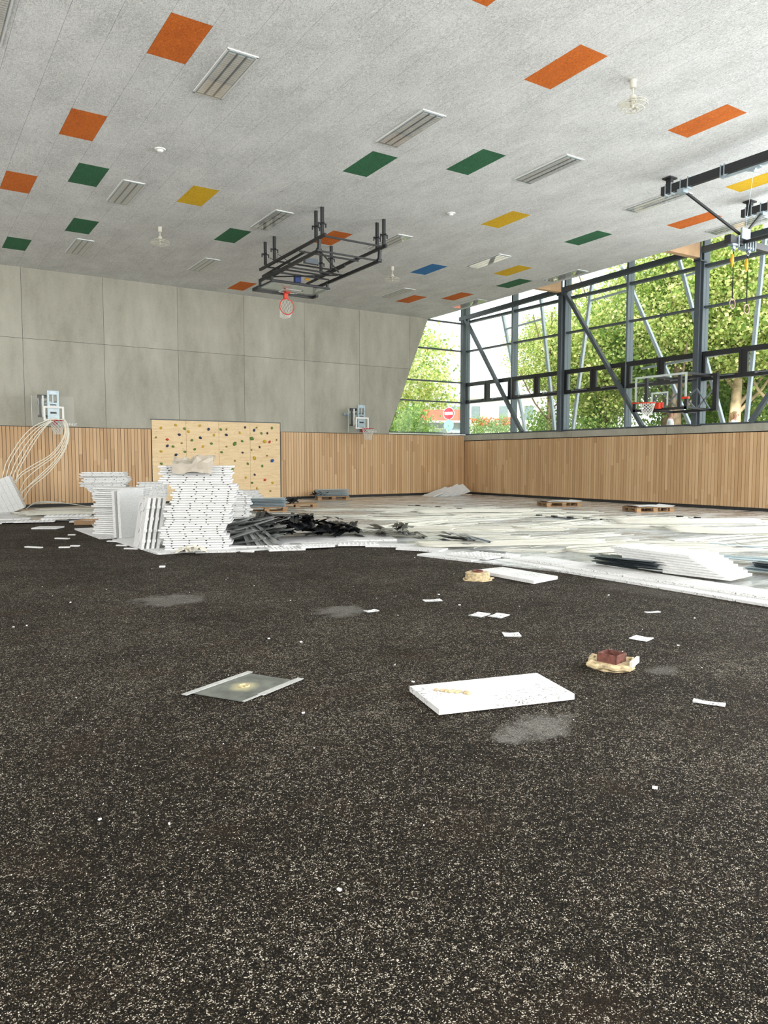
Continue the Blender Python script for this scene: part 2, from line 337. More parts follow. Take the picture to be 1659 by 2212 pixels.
# ------------------------------------------------------------------ floor
struct('floor', MB().box(-28.2, 0.3, -34.2, .3, -.3, 0), 'granulate', label='black bound rubber granulate floor with grey dust patches')
foil = [(-28, -7.1), (-19.2, -5.6), (-17.3, -6.2), (-17.75, -9.0), (-17.9, -13.9), (-16.8, -14.35), (-15.3, -14.6), (-14.2, -14.7), (-13.9, -16.3), (-14.2, -17.5), (-13.75, -19.4), (-13.72, -34), (-.06, -34), (-.06, -.06), (-28, -.06)]
struct('floor_foil', MB().prism(foil, 'Z', .001, .022), 'foil', label='shiny grey white foil covering the screed at the far side')
# loose grains lying on the granulate near the camera
N = 30000
r_ = 2.2 + 7.5*rng.random(N)**1.3; a_ = YAW + (rng.random(N)-.5)*1.02
gx = CAM.x + r_*np.sin(a_); gy = CAM.y + r_*np.cos(a_)
oct_ = np.array([(1, 0, 0), (0, 1, 0), (-1, 0, 0), (0, -1, 0), (0, 0, 1), (0, 0, -1)], float)
sz = (.0012+.0024*rng.random(N)**2)[:, None, None]*(1+.5*(rng.random((N, 6, 1))-.5))
V = oct_[None]*sz; V[:, :, 0] += gx[:, None]; V[:, :, 1] += gy[:, None]; V[:, :, 2] += sz[:, :, 0]*.6
fo = np.array([(0, 1, 4), (1, 2, 4), (2, 3, 4), (3, 0, 4), (1, 0, 5), (2, 1, 5), (3, 2, 5), (0, 3, 5)])
FF = (fo[None]+6*np.arange(N)[:, None, None]).reshape(-1, 3)
me = bpy.data.meshes.new('rubber_granules'); me.from_pydata(V.reshape(-1, 3).tolist(), [], FF.tolist()); me.materials.append(MATS['grain_dark'])
g = link('rubber_granules', me, label='loose pale and dark granules strewn over the black floor', category='granules', kind='stuff')

# ------------------------------------------------------------------ ceiling
ceil = struct('ceiling', MB().box(-28.2, -1.95, -34.2, .25, .03, .12), 'hold_n', label='pale grey fibre panel ceiling with coloured panels')
ceil.location = (0, 0, H0); ceil.rotation_euler = (math.atan(SL), 0, 0)
tiles = [(-17.61, -14.88, 'orange'), (-18.25, -11.2, 'orange'), (-12.18, -17.39, 'orange'), (-8.6, -17.47, 'orange'), (-4.78, -2.64, 'orange'), (-3.57, -3.9, 'orange'), (-10.99, -1.25, 'orange'), (-18.9, -7.54, 'orange'),
 (-10.97, -7.66, 'orange'), (-3.74, -13.88, 'orange'), (-14.63, -18.56, 'orange'), (-17.66, -8.78, 'green'), (-12.78, -12.49, 'green'), (-10.98, -13.75, 'green'), (-4.94, -11.4, 'green'), (-3.07, -6.47, 'green'),
 (-18.27, -2.56, 'green'), (-17.05, -5.12, 'green'), (-13.43, -6.42, 'green'), (-15.22, -8.81, 'yellow'), (-7.97, -11.35, 'yellow'), (-4.34, -7.7, 'yellow'), (-4.98, -16.33, 'yellow'), (-6.78, -6.41, 'blue')]
panels = []
PX = .605
def column(x0, x1, ya, yb, phase, tl):
    segs = []; cur = ya
    for yc, col in sorted(tl):
        segs.append((cur, yc-.61, 'grey')); segs.append((yc-.61, yc+.61, col)); cur = yc+.61
    segs.append((cur, yb, 'grey'))
    first = True
    for a, b, col in segs:
        if b-a < .02: continue
        if col != 'grey': panels.append((x0, x1, a, b, col)); first = False; continue
        n = max(1, round((b-a)/1.225)); cuts = [a+(b-a)*k/n for k in range(n+1)]
        if not tl: cuts = [a]+[c for c in np.arange(a+phase, b, 1.225) if c-a > .05 and b-c > .05]+[b]
        for u, w in zip(cuts, cuts[1:]): panels.append((x0, x1, u, w, 'grey'))
for i in range(-17, 27):
    x0 = -17.96+PX*i; x1 = x0+PX
    if x0 > -2.15: break
    x1c = min(x1, -1.95)
    far = x0 > -6.3
    tl = [(y, c) for x, y, c in tiles if x0 <= x < x1 and not (far and y > -4.6)]
    column(x0, x1c, -34.1, -4.6 if far else .2, .41*(i % 3), tl)
    if far:
        s = .17
        column(x0+s, min(x1+s, -1.95), -4.6, .2, .35, [(y, c) for x, y, c in tiles if x0+s <= x < x1+s and y > -4.6])
panels.append((-5.86, -5.69, -4.6, .2, 'grey'))
unit = {}
for c in ('grey', 'orange', 'green', 'yellow', 'blue'): unit[c] = MB().box(0, 1, 0, 1, 0, .034).mesh('panel', 'felt_'+c)
def proj(p):
    d = Vector(p)-CAM; zz = d.dot(FW)
    return (829.5+F_PX*d.dot(RT)/zz, 1106-F_PX*d.dot(UP)/zz, zz) if zz > .3 else (1e9, 1e9, zz)
def score(p):
    x, y, zz = proj(((p[0]+p[1])/2, (p[2]+p[3])/2, HZ((p[2]+p[3])/2)))
    return (1e6 if p[4] != 'grey' else 0) + ((p[1]-p[0])*(p[3]-p[2])*1000/zz**3 if -150 < x < 1800 and -150 < y < 900 else 0)
panels.sort(key=score, reverse=True)
rest = MB()
for k, (x0, x1, y0, y1, c) in enumerate(panels):
    g = .002
    if k < 300 and score((x0, x1, y0, y1, c)) > 0:
        o = link('panel', unit[c], ceil, (x0+g, y0+g, 0)); o.scale = (x1-x0-2*g, y1-y0-2*g, 1)
        if c != 'grey': o['label'] = c+' fibre panel'
    else: rest.box(x0+g, x1-g, y0+g, y1-g, 0, .034)
o = part('panel_field', rest, 'felt_grey', ceil); o['kind'] = 'stuff'
# roof deck above the window side and over the hall
struct('roof', MB().box(-28.4, .7, -34.4, .9, 8.75, 9.0), 'white_sill')

# ------------------------------------------------------------------ back wall (y = 0)
wb = struct('wall_back', MB().prism([(-28.2, 0), (.3, 0), (.3, 2.6), (-4.05, 2.6), (-1.62, 8.7), (-28.2, 8.7)], 'Y', .012, .28), 'black_base', label='concrete wall over vertical timber slats')
js = [-28.2, -25.35, -22.85, -20.33, -17.83, -15.37, -12.88, -10.42, -7.94, -5.46, -2.98, -1.0]
def slant(z): return -4.08+(z-2.6)*(2.03/4.91)
for a, b in zip(js, js[1:]):
    for z0, z1 in ((2.6, 5.348), (5.348, 8.7)):
        a2, b2 = a+.005, b-.005; p = [(a2, z0+.005)]
        xr0, xr1 = slant(z0+.005), slant(z1-.005)
        if a2 > max(xr0, xr1): continue
        if b2 <= min(xr0, xr1): poly = [(a2, z0+.005), (b2, z0+.005), (b2, z1-.005), (a2, z1-.005)]
        else:
            pts = [(a2, z0+.005), (b2, z0+.005), (b2, z1-.005), (a2, z1-.005)]; poly = []
            for i in range(4):
                P1, P2 = pts[i], pts[(i+1) % 4]; d1, d2 = slant(P1[1])-P1[0], slant(P2[1])-P2[0]
                if d1 >= 0: poly.append(P1)
                if d1*d2 < 0: q = d1/(d1-d2); poly.append((P1[0]+(P2[0]-P1[0])*q, P1[1]+(P2[1]-P1[1])*q))
            if len(poly) < 3: continue
        if b < -9 and a > -14 and z0 < 3:   # recess for the climbing panels
            pass
        part('concrete_panel', MB().prism(poly, 'Y', 0, .02), 'concrete', wb)
struct('trim_2', MB().box(-4.1, -.02, -.10, .28, 2.615, 2.655), 'white_sill', label='white sill below the end window')
SLW = .1125
slat_b = MB().box(0, SLW-.013, -.03, 0, 0, 1).mesh('slat', 'slat_wood')
# backing and slats
def slat_run(parent, axis, a, b, z0, z1, face):
    n = int(round((b-a)/SLW)); w = (b-a)/n
    for k in range(n):
        t0 = a+k*w+.004
        if axis == 'X': o = link('slat', slat_b, parent, (t0, face, z0))
        else: o = link('slat', slat_b, parent, (face, t0, z0), (0, 0, PI/2)); o.rotation_euler = (0, 0, -PI/2); o.location = (face, t0+w-.013, z0)
        o.scale = (w/SLW, 1, z1-z0)
part('slat_backing', MB().box(-28.2, -13.9, -.02, 0, .1, 2.585).box(-8.93, -.05, -.02, 0, .1, 2.585), 'dark_gap', wb)
slat_run(wb, 'X', -20.2, -13.9, .116, 2.585, -.02)
slat_run(wb, 'X', -8.90, -.05, .116, 2.585, -.02)
o = part('slat_end_board', MB().box(-8.99, -8.91, -.06, .012, .06, 2.60), 'slat_wood', wb)
struct('baseboard_back', MB().box(-28.2, -13.86, -.035, .01, .0, .112).box(-8.95, -.04, -.035, .01, 0, .112), 'black_base')
# climbing wall
cw = thing('climbing_wall', 'pale plywood climbing wall with colourful holds between the timber slats', 'climbing wall', (-11.46, -.02, .1))
xs = [-13.87, -12.66, -11.45, -10.24, -9.02]
for a, b in zip(xs, xs[1:]): part('panel', MB().box(a+.004, b-.004, -.03, .005, .09, 2.91), 'plywood', cw, True)
part('edge_trim', MB().box(-13.9, -9.0, -.035, .005, 2.91, 2.945).box(-9.02, -9.0, -.035, .005, .06, 2.91), 'anthracite', cw, True)
holds = [(-13.55,2.64,'y'),(-13.03,2.75,'y'),(-12.72,2.63,'g'),(-12.91,2.42,'b'),(-13.34,2.24,'r'),(-13.34,2.02,'b'),(-13.14,2.0,'g'),(-12.83,2.12,'o'),(-13.56,1.83,'y'),(-13.04,1.71,'b'),(-12.72,1.82,'g'),(-13.56,1.4,'g'),(-12.16,2.75,'y'),(-11.84,2.63,'b'),(-12.58,2.53,'y'),(-11.64,2.43,'y'),(-12.15,2.32,'b'),(-12.46,2.23,'g'),(-11.74,2.12,'g'),(-12.06,2.01,'y'),(-12.36,1.91,'g'),(-12.06,1.59,'b'),(-11.74,1.5,'g'),(-12.45,1.38,'y'),(-11.52,1.29,'r'),(-11.38,2.63,'g'),(-11.16,2.64,'o'),(-10.44,2.73,'n'),(-10.65,2.53,'y'),(-11.17,2.44,'b'),(-10.56,2.22,'g'),(-10.85,2.12,'G'),(-11.17,2.01,'o'),(-11.36,1.81,'g'),(-10.55,1.8,'n'),(-10.85,1.5,'o'),(-10.35,1.39,'g'),(-10.95,1.19,'g'),(-10.44,.88,'y'),(-10.75,.57,'n'),(-9.98,2.73,'o'),(-10.08,2.63,'b'),(-9.36,2.73,'g'),(-9.79,2.52,'g'),(-9.55,2.53,'n'),(-10.18,2.32,'G'),(-9.66,2.22,'Y'),(-9.46,2.21,'r'),(-9.87,2.01,'n'),(-10.19,1.9,'o'),(-9.57,1.69,'o'),(-10.08,1.6,'Y'),(-9.36,1.5,'B'),(-9.77,1.3,'g'),(-10.08,.98,'n'),(-9.67,.78,'r'),(-10.19,.68,'g'),(-9.36,.67,'y'),(-9.99,.47,'y'),(-9.45,.36,'o'),(-13.73,2.31,'o'),(-9.17,2.29,'o')]
hc = {'y': ('hold_y', .045), 'g': ('hold_g', .047), 'G': ('hold_g', .075), 'b': ('hold_b', .052), 'B': ('hold_sky', .068), 'r': ('hold_r', .05), 'n': ('hold_n', .042), 'o': ('hold_o', .036), 'Y': ('hold_y', .066)}
hm = {}
nm_ = {'hold_y': 'yellow hold', 'hold_g': 'green hold', 'hold_b': 'dark blue hold', 'hold_r': 'red hold', 'hold_n': 'blackish hold', 'hold_o': 'olive hold', 'hold_sky': 'bright blue hold'}
for x, z, k in holds:
    mt, r = hc[k]
    if k not in hm:
        b = MB().sphere((0, -.01, 0), r, 9, 6, (1.15, .75, .85)); b.v = [(x_*(1+.2*math.sin(7*z_/r)), y_, z_*(1+.15*math.sin(5*x_/r+1))) for x_, y_, z_ in b.v]; b.smooth = True; hm[k] = b.mesh('hold', mt)
    o = link('hold', hm[k], cw, Vector((x, -.04, z))-Vector(cw.location), (0, random.random()*6, 0)); o['label'] = nm_[mt]

# ------------------------------------------------------------------ right wall (x = 0)
wr = struct('wall_right', MB().box(0, .28, -34.2, .28, 0, 2.38), 'dark_gap', label='timber slat wall below the long window')
slat_run(wr, 'Y', -15.4, -.04, .116, 2.355, 0)
part('slat_far', MB().box(-.03, 0, -34, -15.4, .116, 2.355), 'slat_wood', wr)
sill = struct('trim_3', MB().box(.0, .45, -34, .28, 2.38, 2.60), 'dark_gap', label='concrete sill beam under the long window')
ys = [.28, -1.9, -6.35, -10.5, -14.55, -18.6, -34]
for a, b in zip(ys, ys[1:]): part('sill_panel', MB().box(-.05, .42, b+.006, a-.006, 2.385, 2.615), 'concrete', sill)
struct('baseboard_right', MB().box(-.045, .02, -34, .0, 0, .112), 'black_base')
# concealed walls out of view
struct('wall_rear', MB().box(-28.2, .3, -34.4, -34.1, 0, 8.7), 'hall_wall')
struct('wall_left', MB().box(-28.4, -28.1, -34.2, .3, 0, 8.7), 'hall_wall')

# long window: posts, mullions, transoms, vent casements, braces
w1 = struct('window_1', None, None, label='long steel framed window above the slat wall')
bays = [.12, -2.95, -5.83, -8.72, -11.6, -14.5, -17.4, -20.3, -23.2, -26.1, -29, -34]
def chz(y): return 7.80-.0262*(y+3.0) if y > -40 else 0
for i, y in enumerate(bays):
    part('mullion', MB().box(.05, .36, y-.04, y+.04, 2.6, 8.75), 'mullion_grey', w1)
    if i % 2 == 0 and i:
        part('column', MB().box(-.21, -.19, y-.09, y+.09, 2.615, chz(y)+.1).box(-.03, -.01, y-.09, y+.09, 2.615, chz(y)+.1).box(-.19, -.03, y-.02, y+.02, 2.615, chz(y)+.1), 'anthracite', w1)
        part('base_plate', MB().box(-.05, .12, y-.16, y+.16, 2.60, 2.63), 'grey_steel', w1)
part('column', MB().box(-.16, .0, -.06, .12, 2.63, 8.7), 'anthracite', w1)
part('top_chord', MB().bar((-.12, .2, chz(.2)), (-.12, -33, chz(-33)), .16, .17), 'anthracite', w1)
for a, b in (((-.12, -.12, 7.72), (-.12, -3.78, 2.66)), ((-.12, -5.98, 7.8), (-.12, -9.6, 2.66)), ((-.12, -17.2, 8.1), (-.12, -13.45, 2.66)), ((-.12, -17.6, 8.1), (-.12, -21.2, 2.66))):
    part('brace', MB().bar(a, b, .12, .14, (1, 0, 0)), 'anthracite', w1)
for a, b in zip(bays, bays[1:]):
    for z in ((7.55, 7.64), (6.29, 6.35), (8.55, 8.62)):
        q = -.02*(b+3)*(z[0] > 7)
        part('transom', MB().box(.10, .28, b+.04, a-.04, z[0], z[1]), 'anthracite', w1)
    part('bottom_rail', MB().box(.04, .30, b+.04, a-.04, 2.6, 2.675), 'anthracite', w1)
    for z0, z1 in ((2.675, 4.03), (4.9, 6.29), (6.35, 7.55), (7.64, 8.55)):
        part('pane', MB().box(.185, .205, b+.04, a-.04, z0, z1), 'pane_glass', w1)
    # casement band
    fr = MB().box(.02, .2, b+.04, a-.04, 4.84, 4.92).box(.02, .2, b+.04, a-.04, 4.02, 4.08)
    fr.box(.04, .2, b+.04, b+.1, 4.08, 4.84).box(.04, .2, a-.1, a-.04, 4.08, 4.84)
    mid = (a+b)/2; fr.box(.04, .2, mid-.05, mid+.05, 4.08, 4.84)
    part('vent_frame', fr, 'black_steel', w1)
    for u, v_ in ((b+.1, mid-.05), (mid+.05, a-.1)):
        sash = MB().box(.02, .1, u, v_, 4.76, 4.84).box(.02, .1, u, v_, 4.08, 4.16).box(.02, .1, u, u+.09, 4.16, 4.76).box(.02, .1, v_-.09, v_, 4.16, 4.76)
        o = part('casement', sash, 'black_steel', w1)
        part('pane', MB().box(.05, .06, u+.09, v_-.09, 4.16, 4.76), 'pane_glass', o)
        part('opener', MB().bar((-.01, u+.2, 4.12), (-.01, v_-.45, 4.12), .03).box(-.03, .02, v_-.45, v_-.36, 4.09, 4.15), 'grey_steel', o)
# end window
w2 = struct('window_2', None, None, label='end window with slanted jamb beside the concrete wall')
for z in (7.48, 6.28, 4.90, 4.03, 2.68):
    part('transom', MB().box(slant(z)+.0, -.1, .04, .16, z, z+.055 if z > 2.7 else z+.04), 'anthracite', w2)
for z0, z1 in ((2.72, 4.03), (4.085, 4.9), (4.955, 6.28), (6.335, 7.48), (7.535, 8.7)):
    part('pane', MB().prism([(slant(z0), z0), (-.1, z0), (-.1, z1), (slant(z1), z1)], 'Y', .09, .11), 'pane_glass', w2)
# glulam beam ends with steel shoes
for y, wh in ((-5.83, 'beside the second window column'), (-11.6, 'beside the third window column'), (-17.4, 'near the folding truss')):
    t_ = thing('timber_beam', 'pale glulam beam end on the steel column, '+wh, 'beam', (-1.4, y, HZ(y)+.1), group='glulam roof beams')
    part('beam', MB().prism([(-2.6, 7.75), (-.22, 7.78+.0), (-.22, 8.4), (-2.6, 8.4)], 'Y', y-.1, y+.1), 'beam_wood', t_, True)
    part('steel_shoe', MB().box(-.26, -.2, y-.12, y+.12, 7.7, 8.35).box(-.26, .08, y-.13, y+.13, 7.68, 7.72), 'anthracite', t_, True)
# outside galvanised struts
for a, b, lab in (((1.2, -1.09, 7.92), (1.2, -2.6, 2.75), 'leaning galvanised strut outside the first window bay'), ((1.2, -3.4, 8.25), (1.2, -4.3, 2.7), 'galvanised strut outside behind the second window bay'),
    ((1.2, -6.14, 8.4), (1.2, -5.25, 2.6), 'galvanised strut outside leaning towards the second column'), ((1.2, -7.5, 8.6), (1.2, -10.55, 2.6), 'long slanting galvanised strut outside behind the backboard'),
    ((1.2, -9.75, 8.8), (1.2, -11.75, 2.6), 'slanting galvanised strut outside next to the third column'), ((1.2, -12.95, 9), (1.2, -12.5, 2.6), 'upright galvanised strut outside, right of the hanging rings')):
    t_ = thing('steel_strut', lab, 'strut', (b[0], b[1], 1.56), group='galvanised struts outside the window')
    d = (Vector(b)-Vector(a)).normalized(); b2 = Vector(b)+d*((b[2]-1.56)/-d.z)
    part('tube', MB().bar(a, b2, .11, .11, (1, 0, 0)), 'strut_galv', t_, True)
    part('foot_plate', MB().box(b2.x-.12, b2.x+.12, b2.y-.12, b2.y+.12, 1.55, 1.58), 'strut_galv', t_, True)
for (ya, za), (yb, zb), lab in (((-6.05, 7.6), (-7.83, 7.68), 'thin galvanised crossbar high between two struts outside'), ((-10.2, 7.72), (-12.9, 7.9), 'galvanised crossbar high outside behind the hanging rings'), ((-8.46, 4.8), (-12.6, 5.0), 'galvanised crossbar outside at casement height'), ((-3.5, 7.3), (-1.3, 7.2), 'galvanised crossbar outside the first bay')):
    solo('crossbar', MB().bar((1.2, ya, za), (1.2, yb, zb), .07), 'strut_galv', lab, 'crossbar', 'galvanised crossbars outside the window')

# ------------------------------------------------------------------ outside
struct('ground', MB().box(.75, 90, -60, 110, 1.4, 1.55).box(-60, .75, .95, 110, 1.4, 1.55), 'paving', label='pale paved ground outside the hall')
def crown_mesh(name, mat, n, rx, ry, rz_, leaf, clumps, seed, hollow=.35):
    r = np.random.default_rng(seed)
    c = r.normal(size=(clumps, 3)); c /= np.linalg.norm(c, axis=1)[:, None]; c *= (hollow+(1-hollow)*r.random(clumps)**.5)[:, None]
    idx = r.integers(0, clumps, n); P = c[idx]*[rx, ry, rz_] + r.normal(size=(n, 3))*[.42, .42, .3]*(.7+.6*r.random((n, 1)))
    u = r.normal(size=(n, 3)); u /= np.linalg.norm(u, axis=1)[:, None]; w = np.cross(u, r.normal(size=(n, 3))); w /= np.linalg.norm(w, axis=1)[:, None]
    nn = np.cross(u, w)
    L = leaf*(.6+.8*r.random((n, 1)))
    V = np.stack([P-u*L*.5, P+w*L*.42+nn*L*.1, P+u*L*.55, P-w*L*.42+nn*L*.1], 1).reshape(-1, 3)
    Fc = (np.array([[0, 1, 2], [0, 2, 3]])[None]+4*np.arange(n)[:, None, None]).reshape(-1, 3)
    me = bpy.data.meshes.new(name); me.vertices.add(len(V)); me.vertices.foreach_set('co', V.ravel())
    me.loops.add(Fc.size); me.loops.foreach_set('vertex_index', Fc.ravel().astype('i')); me.polygons.add(len(Fc)); me.polygons.foreach_set('loop_start', np.arange(0, Fc.size, 3, dtype='i'))
    me.update(calc_edges=True); me.materials.append(MATS[mat]); return me
crA = crown_mesh('crown', 'leaf_plane', 19000, 3.2, 3.2, 3.6, .155, 210, 1); crB = crown_mesh('crown', 'leaf_plane', 17500, 3.4, 3.0, 3.2, .15, 180, 2)
crC = crown_mesh('crown', 'leaf_green', 17000, 3.0, 3.0, 3.4, .15, 160, 3); crS = crown_mesh('crown', 'leaf_green', 4200, 1.2, 1.2, .9, .11, 46, 4)
def tree(x, y, zc, me, s, label, pale=False, lean=(0, 0), rzz=0):
    t_ = thing('plane_tree', label, 'tree', (x, y, 1.55), group='trees outside the windows')
    o = link('crown', me, t_, (0, 0, zc-1.55), (0, 0, rzz)); o.scale = (s, s, s)
    tr = MB(); top = zc-1.55+1.5*s
    pts = [(0, 0, -.05), (lean[0]*.3, lean[1]*.3, 1.6), (lean[0]*.8, lean[1]*.8, 3.6), (lean[0], lean[1], top)]
    tr.tube(pts, [.3*s, .25*s, .19*s, .07], 9); tr.smooth = True
    part('trunk', tr, 'bark' if pale else 'bark_dark', t_)
    br = MB(); q = random.Random(int(x*100))
    for k in range(7):
        z0 = 1.8+q.random()*(top-2.2); f_ = z0/top; a = q.random()*2*PI; L = (1.6+q.random()*1.6)*s
        p0 = Vector((lean[0]*min(1, f_*1.1), lean[1]*min(1, f_*1.1), z0)); p1 = p0+Vector((math.cos(a)*L*.5, math.sin(a)*L*.5, L*.5)); p2 = p0+Vector((math.cos(a)*L, math.sin(a)*L, L*1.3))
        br.tube([p0, p1, p2], [.09*s, .06*s, .025], 6)
    part('branches', br, 'bark' if pale else 'bark_dark', t_)
    return t_
tree(6.4, 15.7, 6.6, crA, 1.3, 'large yellow-green plane tree filling the end window', rzz=.4)
tree(-4.6, 8.6, 5.6, crB, 1.05, 'yellow-green plane tree behind the concrete wall edge', rzz=1.4)
tree(1.0, 10.6, 8.4, crB, .55, 'higher plane tree top behind the end window tree', rzz=2)
tree(8.4, -.6, 6.9, crA, .95, 'plane tree behind the second window bay', rzz=1.1)
tree(9.6, -3.4, 7.4, crC, 1.05, 'darker green plane tree behind the second column', rzz=.7)
tree(7.8, -5.2, 8.6, crB, .9, 'light green plane tree high behind the third bay', rzz=2.3)
tree(12.6, -5.5, 7.2, crC, 1.1, 'green plane tree behind the fourth bay', rzz=2.9)
tree(9.45, -6.9, 8.9, crA, 1.0, 'plane tree with pale forked trunk behind the hanging rings', True, (.6, .2), rzz=3.4)
tree(9.93, -8.3, 8.6, crB, 1.0, 'plane tree with leaning pale trunk at the right end of the window', True, (1.0, -.5), rzz=4.2)
tree(17.0, -2.0, 6.6, crA, 1.2, 'distant plane tree between the other crowns', rzz=5.5)
tree(6.6, 1.3, 6.9, crB, .62, 'yellow-green plane tree top in the right half of the first bay', rzz=1.9)
tree(13.0, 3.6, 6.3, crC, .8, 'small green tree beyond the second window bay', rzz=.2)
for x, y, s, lab in ((8.6, -.2, .95, 'leafy bush outside below the third bay casements'), (10.8, -2.6, 1.1, 'round green bush outside behind the glass backboard'), (12.0, -4.8, 1.1, 'green bush outside behind the person in white'), (6.8, 1.6, .8, 'small bush outside next to the second mullion'), (12.6, -8.6, 1.2, 'green bush outside between the pale trunks'), (2.2, 6.6, .9, 'low bush outside beside the round road sign'), (-2.4, 5.4, 1.2, 'low bush outside at the slanted concrete edge')):
    b_ = thing('green_bush', lab, 'bush', (x, y, 1.55), group='bushes outside the windows')
    o = link('crown', crS, b_, (0, 0, 1.5), (0, 0, x)); o.scale = (s, s, s*1.35)
    part('stems', MB().tube([(0, 0, -.05), (.1, .05, 1.2)], .04, 6).tube([(.05, 0, -.05), (-.3, .1, 1.3)], .03, 6).tube([(0, .05, -.05), (.25, -.25, 1.3)], .03, 6), 'bark_dark', b_)
# houses
def house(loc, rz, L, D, h, roof, wall, label, wins, hip=1.6):
    t_ = thing('house', label, 'building', loc, rz)
    part('wall', MB().box(-L/2, L/2, 0, D, 0, h), wall, t_)
    r = MB().prism([(-.4, h-.05), (D+.4, h-.05), (D/2, h+hip)], 'X', -L/2-.4, L/2+.4); part('roof', r, roof, t_)
    for x, z in wins:
        o = part('window', MB().box(x-.45, x+.45, -.04, .02, z-.65, z+.65), 'white_sill', t_)
        part('pane', MB().box(x-.36, x+.36, -.06, -.03, z-.56, z+.56), 'glass_dark', o)
    part('gutter', MB().box(-L/2-.4, L/2+.4, -.5, -.4, h-.12, h), 'white_sill', t_)
    return t_
house((5.9, 9.0, 1.55), math.radians(-33), 1.9, 3, 2.25, 'roof_red', 'wall_blue', 'pale blue house with red tiled roof behind the road sign', [(-.3, 1.2)], .75)
house((19.5, 19.6, 1.55), math.radians(-38), 8, 6, 5.0, 'wall_white', 'wall_white', 'white house seen through the first window bay', [(-3.4, 1.6), (-1.8, 1.6), (-3.4, 3.7), (-1.8, 3.7), (.4, 3.7), (2.4, 3.7)], .6)
# road sign
t_ = thing('road_sign', 'round red and white no entry sign on a post outside the end window', 'sign', (4.7, 7.1, 1.55), math.radians(-62))
part('post', MB().cyl((0, 0, 0), (0, 0, 3.4), .03, n=10), 'sign_back', t_)
part('no_entry_disc', MB().cyl((0, -.05, 2.55), (0, -.035, 2.55), .34, n=28), 'sign_white', t_)
part('red_field', MB().cyl((0, -.06, 2.55), (0, -.05, 2.55), .31, n=28), 'sign_red', t_, label='red disc')
part('white_bar', MB().box(-.25, .25, -.072, -.058, 2.47, 2.63), 'sign_white', t_)
part('round_plate', MB().cyl((0, -.05, 1.9), (0, -.035, 1.9), .3, n=28), 'sign_back', t_, label='pale blue-grey round plate')
part('lower_plate', MB().box(-.36, .36, -.05, -.035, 1.28, 1.5), 'sign_white', t_)
# rack / rail outside
t_ = thing('bike_rack', 'white slatted railing outside below the second column bay', 'railing', (8.3, -.1, 1.55), math.radians(-55))
for k in range(6): part('post', MB().box(-.75+.3*k-.03, -.75+.3*k+.03, -.03, .03, 0, 2.0), 'wall_white', t_)
part('rail', MB().box(-.85, .85, -.04, .04, 1.95, 2.03), 'wall_white', t_)
# planters with flowers by the white house
for x, y, lab in ((9.6, 10.0, 'bush with orange red flowers in front of the white house'), (10.6, 9.0, 'small round green and red bush right of the flowering one')):
    t_ = thing('flowering_bush', lab, 'bush', (x, y, 1.55))
    o = link('foliage', crS, t_, (0, 0, 2.0)); o.scale = (.6, .6, .6)
    fl = MB(); q = random.Random(5)
    for k in range(60): a = q.random()*6.3; r = .8*q.random(); fl.sphere((r*math.cos(a), r*math.sin(a), 2.1+q.random()*.5), .06, 5, 4)
    part('flowers', fl, 'flower_red', t_, kind='stuff')
    part('planter', MB().cyl((0, 0, 0), (0, 0, 1.5), .3, .38, 14), 'sign_back', t_)
